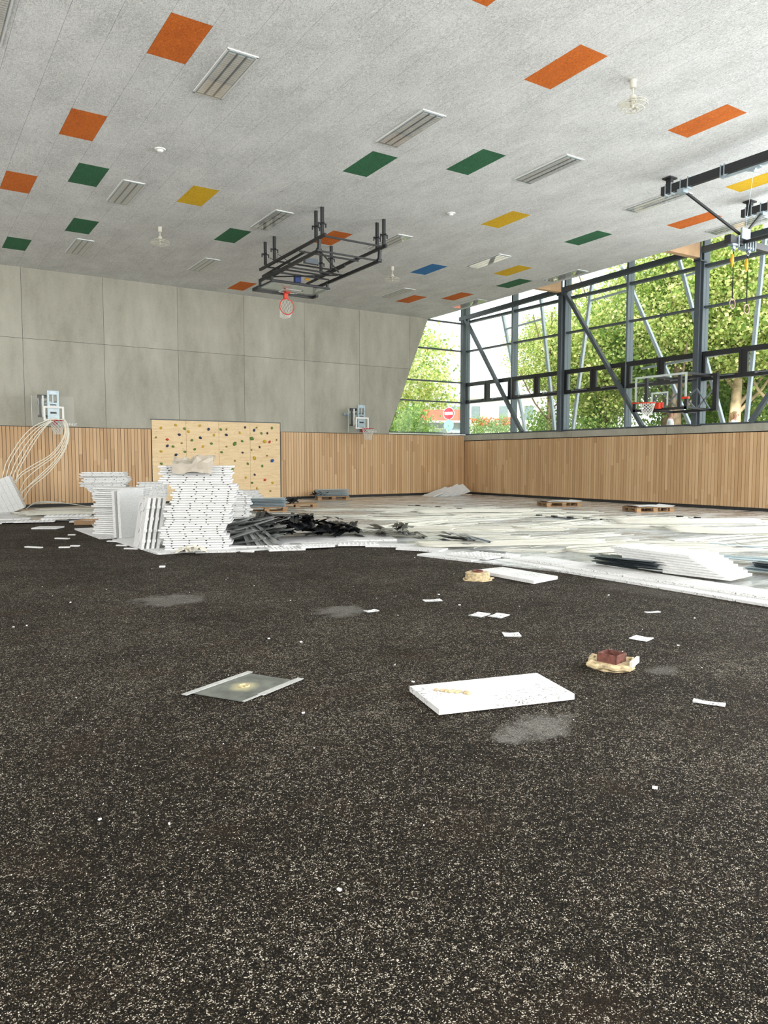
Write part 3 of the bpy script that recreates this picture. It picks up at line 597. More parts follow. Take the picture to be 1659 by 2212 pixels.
# people outside
def person(loc, rz, label, hair, female):
    root = thing('person', label, 'person', loc, rz)
    me = bpy.data.meshes.new('body')
    J = [(0, 0, .95), (0, .01, 1.12), (0, .02, 1.32), (0, .02, 1.44), (0, .0, 1.52), (0, -.01, 1.60), (0, -.02, 1.70),
         (-.10, 0, .90), (-.11, -.01, .50), (-.11, .02, .09), (-.11, -.15, .03), (.10, 0, .90), (.11, .02, .50), (.11, .06, .09), (.11, -.1, .03),
         (-.19, .02, 1.41), (-.24, .03, 1.14), (-.23, -.06, .90), (-.22, -.09, .82), (.19, .02, 1.41), (.24, .03, 1.14), (.23, -.06, .90), (.22, -.09, .82)]
    E_ = [(0, 1), (1, 2), (2, 3), (3, 4), (4, 5), (5, 6), (0, 7), (7, 8), (8, 9), (9, 10), (0, 11), (11, 12), (12, 13), (13, 14), (3, 15), (15, 16), (16, 17), (17, 18), (3, 19), (19, 20), (20, 21), (21, 22)]
    rad = [.14, .13, .15, .12, .055, .085, .075, .10, .065, .045, .04, .10, .065, .045, .04, .065, .045, .035, .03, .065, .045, .035, .03]
    me.from_pydata(J, E_, []); o = link('body', me, root); sk = o.modifiers.new('skin', 'SKIN'); o.modifiers.new('sub', 'SUBSURF').levels = 1; o.modifiers['sub'].render_levels = 2
    for v_, r in zip(me.skin_vertices[0].data, rad): v_.radius = (r, r*.85)
    me.skin_vertices[0].data[0].use_root = True
    me.materials.append(MATS['skin'])
    sh = MB(); ring = [(.80, .17, .13), (1.0, .155, .12), (1.2, .175, .13), (1.36, .20, .12), (1.44, .15, .10), (1.48, .07, .07)]
    n = 18; vs = [(a*math.cos(2*PI*k/n), b*math.sin(2*PI*k/n)+.01, z_) for z_, a, b in ring for k in range(n)]
    sh.add(vs, [(j*n+k, j*n+(k+1) % n, (j+1)*n+(k+1) % n, (j+1)*n+k) for j in range(5) for k in range(n)])
    for s_ in (-1, 1): sh.tube([(s_*.15, .02, 1.41), (s_*.22, .03, 1.34), (s_*.25, .03, 1.16)], [.09, .08, .07], 10)
    sh.smooth = True; part('shirt', sh, 'shirt_white', root)
    tr = MB()
    for s_ in (-1, 1): tr.tube([(s_*.08, 0, .92), (s_*.11, 0, .5), (s_*.11, .03, .1)], [.13, .09, .075], 12)
    tr.smooth = True; part('trousers', tr, 'trousers_dark', root)
    hr = MB().sphere((0, .015, 1.70), .105, 14, 9, (.95, 1.0, 1.0)); hr.v = [v_ for v_ in hr.v]
    hr.v = [(x_, y_+(.06 if (y_ < -.03 and z_ < 1.73) else 0), z_) for x_, y_, z_ in hr.v]
    if female: hr.tube([(0, .08, 1.72), (0, .12, 1.6), (0, .12, 1.42)], [.09, .10, .05], 10)
    hr.smooth = True; part('hair', hr, hair, root)
    fc = MB().sphere((0, -.115, 1.64), .016, 8, 6, (1, 1.4, 1.8)).sphere((-.092, 0, 1.65), .022, 8, 6, (.5, 1, 1.4)).sphere((.092, 0, 1.65), .022, 8, 6, (.5, 1, 1.4)); part('nose_and_ears', fc, 'skin', root)
    ey = MB().sphere((-.033, -.098, 1.672), .011, 8, 6).sphere((.033, -.098, 1.672), .011, 8, 6).box(-.025, .025, -.108, -.09, 1.592, 1.6); part('eyes_and_mouth', ey, 'hold_n', root)
person((2.42, -8.85, 1.55), math.radians(38), 'person in white shirt with short hair outside behind the backboard', 'hair_grey', False)
person((4.99, -9.75, 1.55), math.radians(20), 'person in white with long fair hair outside beside the leaning strut', 'hair_fair', True)

# ------------------------------------------------------------------ ceiling lights
def ceiling_light():
    r = thing('ceiling_light', 'x', 'light', group='recessed ceiling lights')
    a, b = .255, .79
    part('frame', MB().box(-a, -a+.035, -b, b, -.018, 0).box(a-.035, a, -b, b, -.018, 0).box(-a, a, -b, -b+.035, -.018, 0).box(-a, a, b-.035, b, -.018, 0), 'white_paint', r)
    part('tray', MB().box(-a+.03, a-.03, -b+.03, b-.03, -.022, 0), 'galvanised', r)
    lv = MB()
    for k in range(3):
        cx = (k-1)*.15
        for j in range(24):
            y = -b+.07+j*(2*b-.14)/24; lv.box(cx-.054, cx+.054, y, y+.044, -.030, -.026)
    part('louvre', lv, 'louvre_metal', r)
    part('dark_slots', MB().box(-.012+.16, .0+.16, -b+.07, b-.07, -.0245, -.0225).box(-.08, -.068, -b+.07, b-.07, -.0245, -.0225).box(.068, .08, -b+.07, b-.07, -.0245, -.0225), 'grey_steel', r)
    part('cover', MB().box(-a+.035, a-.035, -b+.035, b-.035, -.036, -.033), 'lamp_cover', r)
    return r
L0 = ceiling_light(); first = True
rows = [(-14.30, 'front row', {-20.0: 'cut by the top left picture corner'}), (-8.18, 'middle row', {}), (-3.22, 'row by the concrete wall', {})]
cols = [(-16.72, 'left'), (-13.07, 'second'), (-9.45, 'third'), (-5.80, 'fourth'), (-2.45, 'window side')]
lab = {(-14.30, 0): 'louvred ceiling light beside the orange panel near the top left', (-14.30, 1): 'louvred ceiling light above the central green panel', (-14.30, 2): 'louvred ceiling light right of the second green panel', (-14.30, 3): 'ceiling light touching the end of the black beam', (-14.30, 4): 'ceiling light behind the black truss struts at the window',
 (-8.18, 0): 'ceiling light between the green and yellow panels on the left', (-8.18, 1): 'ceiling light just left of the folded backboard frame', (-8.18, 2): 'ceiling light at the right corner of the folded backboard frame', (-8.18, 3): 'ceiling light above the small yellow panel near the windows', (-8.18, 4): 'ceiling light above the second window column',
 (-3.22, 0): 'ceiling light below the small green panel near the concrete wall', (-3.22, 1): 'ceiling light below the left fan, near the concrete wall', (-3.22, 2): 'ceiling light hidden behind the folded backboard frame', (-3.22, 3): 'ceiling light above the far orange panel', (-3.22, 4): 'ceiling light above the hall corner by the window'}
rx = math.atan(SL)
for y, rn, _ in rows:
    for ci, (x, cn) in enumerate(cols):
        if (y, ci) == (-3.22, 2): continue
        loc = (x, y, HZ(y)-.001)
        if first: L0.location = loc; L0.rotation_euler = (rx, 0, 0); L0['label'] = lab[(y, ci)]; first = False
        else: dup(L0, loc, label=lab[(y, ci)], rot=(rx, 0, 0))
dup(L0, (-20.1, -14.1, HZ(-14.1)-.001), label='ceiling light cut off by the top left corner of the view', rot=(rx, 0, 0))
# small detectors
for x, y, l_ in ((-16.75, -10.94, 'small round white detector left of centre on the ceiling'), (-9.49, -11.02, 'small round white detector right of the folded frame')):
    t_ = thing('smoke_detector', l_, 'detector', (x, y, HZ(y)-.001), group='round ceiling detectors')
    part('base', MB().cyl((0, 0, 0), (0, 0, -.02), .11, .10, 18), 'white_paint', t_); part('sensor_head', MB().cyl((0, 0, -.02), (0, 0, -.06), .07, .04, 16), 'white_paint', t_)
# fans
def fan():
    r = thing('ceiling_fan', 'x', 'fan', group='caged ceiling fans')
    part('canopy', MB().cyl((0, 0, 0), (0, 0, -.13), .055, .05, 18), 'fan_cream', r)
    part('rod', MB().cyl((0, 0, -.13), (0, 0, -.27), .012, n=8), 'fan_cream', r)
    part('motor', MB().cyl((0, 0, -.25), (0, 0, -.34), .05, .06, 16), 'fan_cream', r)
    cg = MB()
    T = Matrix.Rotation(math.radians(9), 4, 'X')
    for z_, R_ in ((-.33, .10), (-.34, .17), (-.37, .235), (-.42, .245), (-.46, .18), (-.475, .10)): cg.torus((0, 0, z_), R_, .0035, 'Z', 28, 4)
    for k in range(20):
        a = 2*PI*k/20; c_, s_ = math.cos(a), math.sin(a)
        cg.tube([(R_*c_, R_*s_, z_) for z_, R_ in ((-.32, .05), (-.34, .17), (-.37, .235), (-.42, .245), (-.46, .18), (-.48, .02))], .0022, 4)
    part('cage', cg, 'fan_cream', r)
    for k in range(3):
        a = 2*PI*k/3+.5; M_ = Matrix.Rotation(a, 4, 'Z') @ Matrix.Translation((.12, 0, -.40)) @ Matrix.Rotation(math.radians(22), 4, 'X')
        part('blade', MB().box(-.09, .10, -.055, .055, -.003, .003, M_), 'fan_cream', r)
    part('hub', MB().cyl((0, 0, -.34), (0, 0, -.45), .035, .02, 14), 'fan_cream', r)
    return r
f1 = fan(); f1.location = (-10.97, -17.73, HZ(-17.73)+.004); f1['label'] = 'white caged ceiling fan between the two orange panels at right'
dup(f1, (-15.31, -6.12, HZ(-6.12)+.004), label='white caged ceiling fan left, above the small green panels')
dup(f1, (-7.95, -6.08, HZ(-6.08)+.004), label='white caged ceiling fan right of the folded backboard frame')

# ------------------------------------------------------------------ folded ceiling backboard frame
t_ = thing('folding_backboard', 'black steel ceiling frame with folded glass backboard and red rim', 'basketball hoop', (-11.55, -8, HZ(-8)))
T = lambda n, mb, m_='black_steel', **k: part(n, mb, m_, t_, True, **k)
hx = {-12.43: (-6.37, -6.97, -9.38, -9.70), -10.66: (-6.37, -6.99, -9.42, -9.74)}
for x, yy in hx.items():
    for y in yy:
        o = T('hanger', MB().box(x-.034, x+.034, y-.034, y+.034, 7.0, HZ(y)+.0))
        M2 = MB().box(x-.10, x+.10, y-.012, y+.012, 7.27, 7.30).box(x-.012, x+.012, y-.10, y+.10, 7.27, 7.30)
        for sx in (-.1, .1): M2.box(x+sx-.012, x+sx+.012, y-.012, y+.012, 7.2, 7.3)
        T('clamp', M2)
for x in (-12.43, -10.66):
    T('upper_rail', MB().bar((x, -9.86, 6.99), (x, -6.0, 6.94), .055, .07))
    T('link', MB().bar((x, -9.55, 6.95), (x, -9.52, 6.68), .09, .06).cyl((x-.06, -9.52, 6.69), (x+.06, -9.52, 6.69), .05, n=12))
    T('lower_rail', MB().bar((x, -9.5, 6.68), (x, -5.95, 6.64), .055, .08))
    xi = x+(.14 if x < -11 else -.14)
    T('inner_rail', MB().bar((xi, -8.5, 6.90), (xi, -5.85, 6.80), .04, .055))
    xj = x+(.26 if x < -11 else -.26)
    T('inner_arm', MB().bar((xj, -8.2, 6.80), (xj, -5.95, 6.74), .045, .06))
for y, z in ((-9.72, 6.99), (-9.48, 6.69), (-8.48, 6.90), (-7.6, 6.70), (-7.15, 6.93), (-6.85, 6.72), (-6.55, 6.9), (-6.2, 6.66)):
    T('cross_bar', MB().bar((-12.43, y, z), (-10.66, y, z), .035, .04))
T('diagonal', MB().bar((-12.3, -9.4, 6.68), (-11.0, -8.0, 6.66), .03)); T('diagonal', MB().bar((-12.3, -6.3, 6.7), (-10.8, -7.6, 6.68), .03))
T('motor', MB().box(-11.75, -11.35, -7.5, -7.36, 6.92, 7.06), 'grey_steel')
T('cable', MB().tube([(-12.4, -6.6, 7.15), (-12.2, -6.7, 7.0), (-12.3, -6.9, 7.2), (-12.0, -7.1, 6.95)], .008, 5))
T('support', MB().box(-12.46, -12.40, -6.82, -6.76, 6.44, 6.68).box(-10.72, -10.66, -6.82, -6.76, 6.44, 6.68).box(-12.46, -12.4, -6.02, -5.96, 6.44, 6.68).box(-10.72, -10.66, -6.02, -5.96, 6.44, 6.68))
T('board_frame', MB().bar((-12.55, -7.0, 6.43), (-10.72, -7.0, 6.43), .05, .05).bar((-12.55, -5.92, 6.43), (-10.72, -5.92, 6.43), .05, .05).bar((-12.5, -7, 6.43), (-12.5, -5.9, 6.43), .05).bar((-10.76, -7, 6.43), (-10.76, -5.9, 6.43), .05))
T('glass_board', MB().box(-12.55, -10.72, -7.0, -5.92, 6.38, 6.395), 'board_glass')
T('board_padding', MB().box(-12.62, -10.68, -5.95, -5.87, 6.34, 6.42).box(-12.63, -12.54, -6.3, -5.9, 6.34, 6.42).box(-10.74, -10.66, -6.2, -5.9, 6.34, 6.42))
T('target_square', MB().box(-11.93, -11.34, -6.09, -6.04, 6.372, 6.379).box(-11.93, -11.34, -6.54, -6.49, 6.372, 6.379).box(-11.93, -11.88, -6.54, -6.04, 6.372, 6.379).box(-11.39, -11.34, -6.54, -6.04, 6.372, 6.379), 'white_paint')
T('rim_bracket', MB().box(-11.70, -11.58, -6.06, -5.98, 6.22, 6.40).box(-11.72, -11.56, -6.2, -5.98, 6.36, 6.39), 'rim_red')
rc = Vector((-11.61, -6.03, 5.99)); T('rim', MB().torus(rc, .225, .014, 'Y', 32, 8), 'rim_red')
def net(c, ax, R0, R1, h, n=12, rows_=4, r=.007, sag=None):
    b = MB()
    for s_ in (1, -1):
        for k in range(n):
            pts = []
            for j in range(rows_*2+1):
                f_ = j/(rows_*2); R_ = R0+(R1-R0)*f_; a = 2*PI*(k+s_*(.5 if j % 2 else 0)+ (0))/n
                d = Vector((math.cos(a)*R_, math.sin(a)*R_, -h*f_)) if ax == 'Z' else Vector((math.cos(a)*R_, (h*f_), math.sin(a)*R_-(f_*f_*.16)))
                pts.append(Vector(c)+d)
            b.tube(pts, r, 4)
    return b
b = MB()
for s_ in (1, -1):
    for k in range(12):
        a0, pts = 2*PI*k/12, []
        for j in range(7):
            f_ = j/6; a = a0+s_*(.26 if j % 2 else 0); R_ = .225
            p0 = Vector((rc.x+R_*math.cos(a), rc.y, rc.z+R_*math.sin(a))); p1 = Vector((rc.x-.02+.15*math.cos(a), rc.y+.10+.05*math.sin(3*a), rc.z-.30+.03*math.sin(a+.5)))
            pts.append(p0.lerp(p1, f_))
        b.tube(pts, .0055, 4)
T('net', b, 'net_white')
T('winch', MB().box(-11.70, -11.52, -6.78, -6.66, 6.55, 6.75), 'blue_box'); T('tag', MB().box(-11.3, -11.15, -6.6, -6.57, 6.68, 6.74), 'hold_Y' if 0 else 'yellow_strap')

# ------------------------------------------------------------------ side backboard on the third column
t_ = thing('side_backboard', 'glass basketball backboard on black swing arms in front of the window', 'basketball hoop', (0, -11.6, 3.0))
x = -2.2
T('glass_board', MB().box(x-.006, x+.006, -12.74, -10.93, 3.05, 4.06), 'clear_board')
e = MB()
for y0, y1, z0, z1 in ((-12.74, -10.93, 4.0, 4.06), (-12.74, -12.67, 3.1, 4.0), (-11.0, -10.93, 3.1, 4.0)): e.box(x-.014, x-.007, y0, y1, z0, z1)
T('board_border', e, 'board_edge')
e = MB()
for y0, y1, z0, z1 in ((-12.12, -11.53, 3.50, 3.55), (-12.12, -12.07, 3.14, 3.5), (-11.58, -11.53, 3.14, 3.5)): e.box(x-.014, x-.007, y0, y1, z0, z1)
T('target_square', e, 'board_edge')
T('padding', MB().box(x-.05, x+.03, -12.77, -10.9, 3.0, 3.075).box(x-.05, x+.03, -12.78, -12.69, 3.0, 3.34).box(x-.05, x+.03, -10.97, -10.88, 3.0, 3.3))
T('corner_tape', MB().box(x-.07, x+.03, -12.82, -12.6, 3.29, 3.35).box(x-.07, x+.03, -11.08, -10.87, 3.25, 3.29), 'rim_red')
for y in (-11.30, -12.46): T('upright', MB().box(x+.02, x+.09, y-.05, y+.05, 3.05, 4.06))
T('rim_bracket', MB().box(x-.18, x-.02, -11.93, -11.80, 3.05, 3.22).box(x-.05, x+.0, -11.96, -11.66, 3.05, 3.24), 'rim_red')
rc = Vector((x-.38, -11.68, 3.22)); T('rim', MB().torus(rc, .225, .013, 'Z', 32, 8), 'rim_red')
T('net', net(rc, 'Z', .225, .12, .36), 'net_white')
for z in (4.10, 3.05):
    T('swing_rail', MB().bar((-.6, -11.0, z), (-.6, -12.55, z), .06, .07)); T('wall_bracket', MB().box(-.6, -.19, -11.68, -11.52, z-.06, z+.0))
    T('boom', MB().bar((-.6, -11.1, z), (x+.06, -11.30, z-.03 if z > 3.5 else z+.05), .06, .06)); T('boom', MB().bar((-.6, -12.4, z), (x+.06, -12.46, z-.03 if z > 3.5 else z+.05), .06, .06))
T('end_plate', MB().box(-.65, -.53, -12.66, -12.52, 3.02, 4.14))
for a, b in (((-11.69, 3.53), (-11.96, 3.72)), ((-11.96, 3.72), (-12.43, 3.05)), ((-11.95, 3.1), (-12.52, 3.66)), ((-11.66, 3.37), (-11.95, 3.1)), ((-10.13, 3.8), (-10.62, 3.3)), ((-10.2, 3.3), (-10.65, 3.66)), ((-10.75, 3.68), (-11.22, 3.22)), ((-10.8, 3.22), (-11.26, 3.62)), ((-11.4, 3.72), (-11.66, 3.5))):
    T('scissor_arm', MB().bar((-.6, *a), (-.6, *b), .035, .05, (1, 0, 0)), 'grey_steel')
T('swing_rail', MB().bar((-.6, -9.9, 3.12), (-.6, -11.0, 3.08), .05, .06))

# ------------------------------------------------------------------ wall practice hoops
def practice_hoop():
    r = thing('practice_hoop', 'x', 'basketball hoop', group='practice hoops on the concrete wall')
    P_ = lambda n, mb, m_, **k: part(n, mb, m_, r, **k)
    e = MB().box(-.17, -.11, .05, .12, 2.62, 3.67).box(.11, .17, .05, .12, 2.62, 3.67).box(-.17, .17, .04, .07, 3.55, 3.67).box(-.17, .17, .04, .07, 2.62, 3.3).box(-.02, .01, .05, .1, 3.3, 3.6)
    P_('lift_column', e, 'galvanised')
    P_('slot', MB().box(-.09, .09, .028, .045, 2.96, 3.02), 'black_base'); P_('slot', MB().box(-.09, .09, .028, .045, 3.22, 3.25), 'black_base'); P_('slot', MB().box(-.09, .09, .028, .045, 2.78, 2.81), 'black_base')
    P_('wall_arm', MB().bar((-.35, .2, 3.5), (-.35, .2, 2.85), .05, .05).box(-.42, -.14, .16, .24, 3.44, 3.54).box(-.42, -.14, .16, .24, 2.86, 2.92), 'black_steel')
    P_('gas_strut', MB().cyl((-.28, .14, 3.52), (-.28, .14, 2.86), .03, n=10), 'white_paint')
    P_('wall_bracket', MB().box(-.3, .3, .9, .985, 3.3, 3.4).bar((-.15, .1, 3.35), (-.15, .92, 3.35), .05).bar((.15, .1, 3.35), (.15, .92, 3.35), .05).bar((-.15, .1, 2.75), (-.15, .92, 3.3), .04).bar((.15, .1, 2.75), (.15, .92, 3.3), .04), 'galvanised')
    P_('acrylic_board', MB().box(-.62, .60, -.01, .002, 2.60, 3.50), 'clear_board')
    P_('board_edge', MB().box(-.63, -.62, -.012, .004, 2.6, 3.5), 'board_edge')
    e = MB()
    for x0, x1, z0, z1 in ((-.30, .30, 3.13, 3.19), (-.30, -.24, 2.74, 3.13), (.24, .30, 2.74, 3.13), (-.30, .30, 2.74, 2.79)): e.box(x0, x1, -.018, -.011, z0, z1)
    P_('target_frame', e, 'white_paint')
    P_('rim_bracket', MB().box(-.08, .08, -.16, -.02, 2.60, 2.74), 'rim_dark_red')
    P_('rim', MB().torus((.03, -.40, 2.735), .225, .012, 'Z', 28, 8), 'rim_dark_red')
    P_('net', net((.03, -.40, 2.73), 'Z', .225, .11, .42), 'net_white')
    tc_ = bpy.data.curves.new('lettering', 'FONT'); tc_.body = 'BENZ'; tc_.size = .13; tc_.extrude = .002; tc_.materials.append(MATS['white_paint'])
    tmp = bpy.data.objects.new('tmp', tc_); C.objects.link(tmp); bpy.context.view_layer.update()
    me_ = bpy.data.meshes.new_from_object(tmp.evaluated_get(bpy.context.evaluated_depsgraph_get())); bpy.data.objects.remove(tmp)
    me_.name = 'lettering'; to = link('lettering', me_, r, (.24, -.02, 2.615), (PI/2, 0, 0)); to.scale = (1.35, .7, 1)
    return r
ph = practice_hoop(); ph.location = (-17.16, -1.0, 0); ph['label'] = 'practice basketball hoop on the concrete wall with white pipes hanging over it'
dup(ph, (-5.96, -1.0, 0), label='practice basketball hoop on the concrete wall near the end window')

# ------------------------------------------------------------------ ceiling beams, truss and rings at the right
for x, y0, lab_ in ((-6.8, -15.2, 'long black ceiling beam at the upper right'), (-3.87, -15.3, 'black ceiling beam at the right edge, nearer the window')):
    t_ = thing('equipment_beam', lab_, 'beam', (x, y0, HZ(y0)), group='black beams for gym equipment')
    T('beam', MB().box(x-.05, x+.05, -24, y0, 7.42, 7.60)); T('ceiling_bracket', MB().box(x-.05, x+.05, y0-.25, y0-.13, 7.6, HZ(y0)+.0).box(x-.12, x+.12, y0-.3, y0-.08, HZ(y0)-.03, HZ(y0)))
    for k, dy in enumerate((.12, .27, .5, .68, 1.45, 1.53)):
        T('clamp', MB().box(x-.065, x+.065, y0-dy-.01, y0-dy+.01, 7.38, 7.63), 'galvanised')
    T('cable_track', MB().box(x-.03, x+.03, -24, y0-1.45, 7.36, 7.39), 'galvanised')
    T('pulley', MB().cyl((x-.04, y0-2.15, 7.33), (x+.04, y0-2.15, 7.33), .05, n=14).box(x-.05, x+.05, y0-2.3, y0-2.0, 7.34, 7.37), 'galvanised')
t_ = thing('ring_truss', 'black tube truss hung from the ceiling beams that carries the gymnastic rings', 'truss', (-5.2, -16.1, 6.4))
T('cross_tube', MB().box(-5.65, -3.0, -16.15, -16.03, 6.38, 6.52)); T('end_cap', MB().box(-5.66, -5.52, -16.17, -16.01, 6.36, 6.54))
T('strut', MB().bar((-6.8, -15.73, 7.40), (-5.2, -16.1, 6.62), .045)); T('strut', MB().bar((-3.87, -15.8, 7.40), (-5.05, -16.1, 6.62), .045))
T('gusset', MB().box(-5.28, -4.96, -16.2, -16.16, 6.5, 6.74), 'galvanised')
T('strut_shoe', MB().box(-6.88, -6.72, -15.8, -15.64, 7.33, 7.42).box(-3.95, -3.79, -15.88, -15.72, 7.33, 7.42), 'galvanised')
for k, xx in enumerate((-5.35, -5.1, -5.0, -4.9, -4.8, -4.7)): T('clamp', MB().box(xx-.01, xx+.01, -16.18, -16.0, 6.3, 6.56), 'galvanised')
for xx in (-5.45, -4.85): T('pulley', MB().box(xx-.12, xx+.12, -16.16, -16.04, 6.33, 6.37).cyl((xx, -16.13, 6.3), (xx, -16.07, 6.3), .05, n=12), 'galvanised')
T('back_tube', MB().bar((-5.1, -16.1, 6.45), (-5.1, -20, 6.45), .07))
solo('hoist_cable', MB().tube([(-5.05, -16.1, 6.56), (-6.8, -17.35, 7.33)], .003, 4), 'galvanised', 'thin steel cable rising from the truss to the black beam', 'cable')
for xx, zt, lab_ in ((-5.44, 6.30, 'wooden gymnastic ring on black strap, the left one'), (-4.88, 6.28, 'wooden gymnastic ring on black strap, the right one')):
    t_ = thing('gymnastic_ring', lab_, 'gym ring', (xx, -16.1, 5.0), group='gymnastic rings')
    zb = 5.17 if xx < -5 else 5.11
    T('strap', MB().tube([(xx, -16.1, zt), (xx+.01, -16.1, 5.8), (xx+.015, -16.1, zb)], .014, 6), 'black_rope')
    T('pad', MB().tube([(xx-.03, -16.1, zt-.16), (xx-.045, -16.1, zt-.28), (xx-.03, -16.1, zt-.44)], [.02, .045, .015], 8), 'yellow_strap')
    T('hook', MB().torus((xx, -16.1, zt-.05), .04, .01, 'Y', 14, 5).sphere((xx, -16.1, zt+.02), .04, 8, 6), 'grey_steel')
    T('ring', MB().torus((xx+.015, -16.1, zb-.115), .105, .014, 'Y', 28, 8), 'ring_wood')

# ------------------------------------------------------------------ foam boards
def board_mesh(name, L, D, h, notch=6, mat='eps'):
    # slab with pipe grooves open on the long edge and studs along the top
    b = MB(); n = notch; w = L/n; g = .013; poly = [(-L/2+.02, 0), (L/2-.02, 0), (L/2-.02, .010), (L/2, .010), (L/2, h)]
    for k in range(n, 0, -1):
        xc = -L/2+(k-.5)*w; poly += [(xc+g, h), (xc+g, h-.018), (xc-g, h-.018), (xc-g, h)]
    poly += [(-L/2, h), (-L/2, .010), (-L/2+.02, .010)]
    b.prism(poly, 'Y', -D/2+.02, D/2-.012); b.box(-L/2, L/2, -D/2, -D/2+.0205, .010, h-.011)
    xs_ = [-L/2]+[-L/2+(k+.5)*w+e for k in range(n) for e in (-g, g)]+[L/2]
    for k in range(0, len(xs_), 2): b.box(xs_[k], xs_[k+1], -D/2, -D/2+.0205, h-.011, h)
    b.box(-L/2-.012, -L/2, -D/2+.04, D/2-.04, .006, h*.5)
    return b.mesh(name, mat)
bd = [board_mesh('foam_board', 1.06, .74, .037, 4), board_mesh('foam_board', 1.02, .72, .037, 5), board_mesh('foam_board', 1.10, .78, .037, 4)]
def stack(cx, cy, rz, n, dz, prof, label, group, meshes, z0=.022, jit=.025, sy=1.0):
    q = random.Random(int(cx*77)); R_ = Vector((math.cos(rz), math.sin(rz)))
    for k in range(n):
        f_ = k/(n-1); off = np.interp(f_, [p[0] for p in prof], [p[1] for p in prof])+q.uniform(-jit, jit)
        sxx = np.interp(f_, [p[0] for p in prof], [p[2] for p in prof])
        dy = np.interp(f_, [p[0] for p in prof], [p[3] for p in prof])+q.uniform(-jit, jit)
        me = meshes[k % len(meshes)]
        x_ = cx+R_.x*off-R_.y*dy; y_ = cy+R_.y*off+R_.x*dy
        j = n-1-k; nm = (ORD[j] if j else 'topmost')+(' from top' if j else '')
        o = link('foam_board', me, None, (x_, y_, z0+k*dz), (0, 0, rz+q.uniform(-.03, .03)+(PI if q.random() < .0 else 0)), label='white grooved foam board, '+nm+', '+label, category='board', group=group)
        o.scale = (sxx, sy, 1)
rzB = math.radians(-24)
# the tallest stack
stack(-17.03, -13.62, rzB, 36, .0395, [(0, .02, 1.02, 0), (.1, -.02, 1.06, .04), (.22, -.10, 1.0, 0), (.3, .0, 1, .05), (.5, .02, 1.04, .06), (.56, .10, .98, .04), (.75, .14, 1.0, .05), (.8, .0, 1.08, .03), (.86, -.02, 1.1, .10), (1, -.02, 1.12, .14)], 'in the tallest stack', 'boards of the tallest stack', bd)
# the stack right behind it
stack(-16.12, -12.35, rzB+.1, 28, .039, [(0, -.05, 1, 0), (.4, .0, .95, 0), (.7, .08, .9, 0), (1, -.2, .7, 0)], 'in the stack right behind the tallest', 'boards of the stack behind the tallest', bd)
# second stack with smooth board
stack(-17.45, -10.25, math.radians(36), 24, .0395, [(0, -.06, .66, .02), (.3, -.0, .6, -.02), (.45, .0, .56, .04), (.6, -.06, .62, 0), (1, .04, .6, .03)], 'in the stack behind the smooth upright board', 'boards behind the smooth upright board', bd, sy=1.25)
# far left stacks
bl = [board_mesh('foam_board', 1.2, .62, .037, 5), board_mesh('foam_board', 1.12, .6, .037, 2)]
stack(-16.45, -4.75, rzB, 30, .0395, [(0, .28, .75, 0), (.3, .22, .8, 0), (.45, .14, .84, 0), (.62, .02, .92, 0), (.7, -.06, 1.0, 0), (.9, -.06, 1.02, 0), (1, -.06, .96, 0)], 'in the far stack that widens upwards', 'boards of the far widening stack', bl, jit=.05)
stack(-15.45, -5.3, rzB, 23, .0395, [(0, 0, .6, 0), (1, .05, .62, 0)], 'in the far stack right of the widening one', 'boards of the far right stack', bl, jit=.04)
# small low stack near the climbing wall
stack(-12.0, -3.6, rzB, 14, .039, [(0, .0, .95, 0), (.6, .08, .9, 0), (1, .0, .8, 0)], 'in the low stack before the climbing wall', 'boards of the low stack at the climbing wall', bl, jit=.05)
# smooth upright boards leaning on the second stack
for k, (dx, dy, sm, lab_) in enumerate(((-.06, .20, 1, 'smooth white foam slab standing upright against the second stack'), (-.14, .28, 1, 'upright white foam slab tucked behind the smooth front slab'))):
    b = MB().box(-.36, .36, -.03, .03, 0, .93).box(-.03, .03, -.034, -.028, .33, .46)
    solo('upright_board', b, 'eps', lab_, 'board', None, (-17.42+dx, -11.22+dy, .022), (math.radians(-2), math.radians(0), math.radians(36)))
# leaning moulded boards with curved grooves
for k in range(4):
    b = MB().box(-.024, .024, -.36, .36, 0, .89)
    if True:
        for (cy, cz, R_) in ((-.05, .18, .14), (.1, .52, .20), (-.1, .80, .12), (.0, .52, .1)):
            pts = [(-.03, cy+R_*math.cos(a), max(.02, min(.87, cz+R_*1.3*math.sin(a)))) for a in np.linspace(.4, 4.8, 14)]
            b.tube(pts, .012, 5)
        for z in (.12, .3, .5, .7): b.box(-.03, .03, -.375, -.36, z, z+.05)
    solo('moulded_board', b, 'eps', ('foam board with curved pipe grooves, outermost of the four leaning on the tallest stack', 'leaning grooved foam board, second of the four at the tallest stack', 'leaning grooved foam board, third of the four at the tallest stack', 'leaning grooved foam board, innermost of the four at the tallest stack')[k],
         'board', 'boards leaning on the tallest stack', (-17.92+.075*k, -13.05-.01*k, .022), (0, math.radians(9), math.radians(-5+1.5*k)))
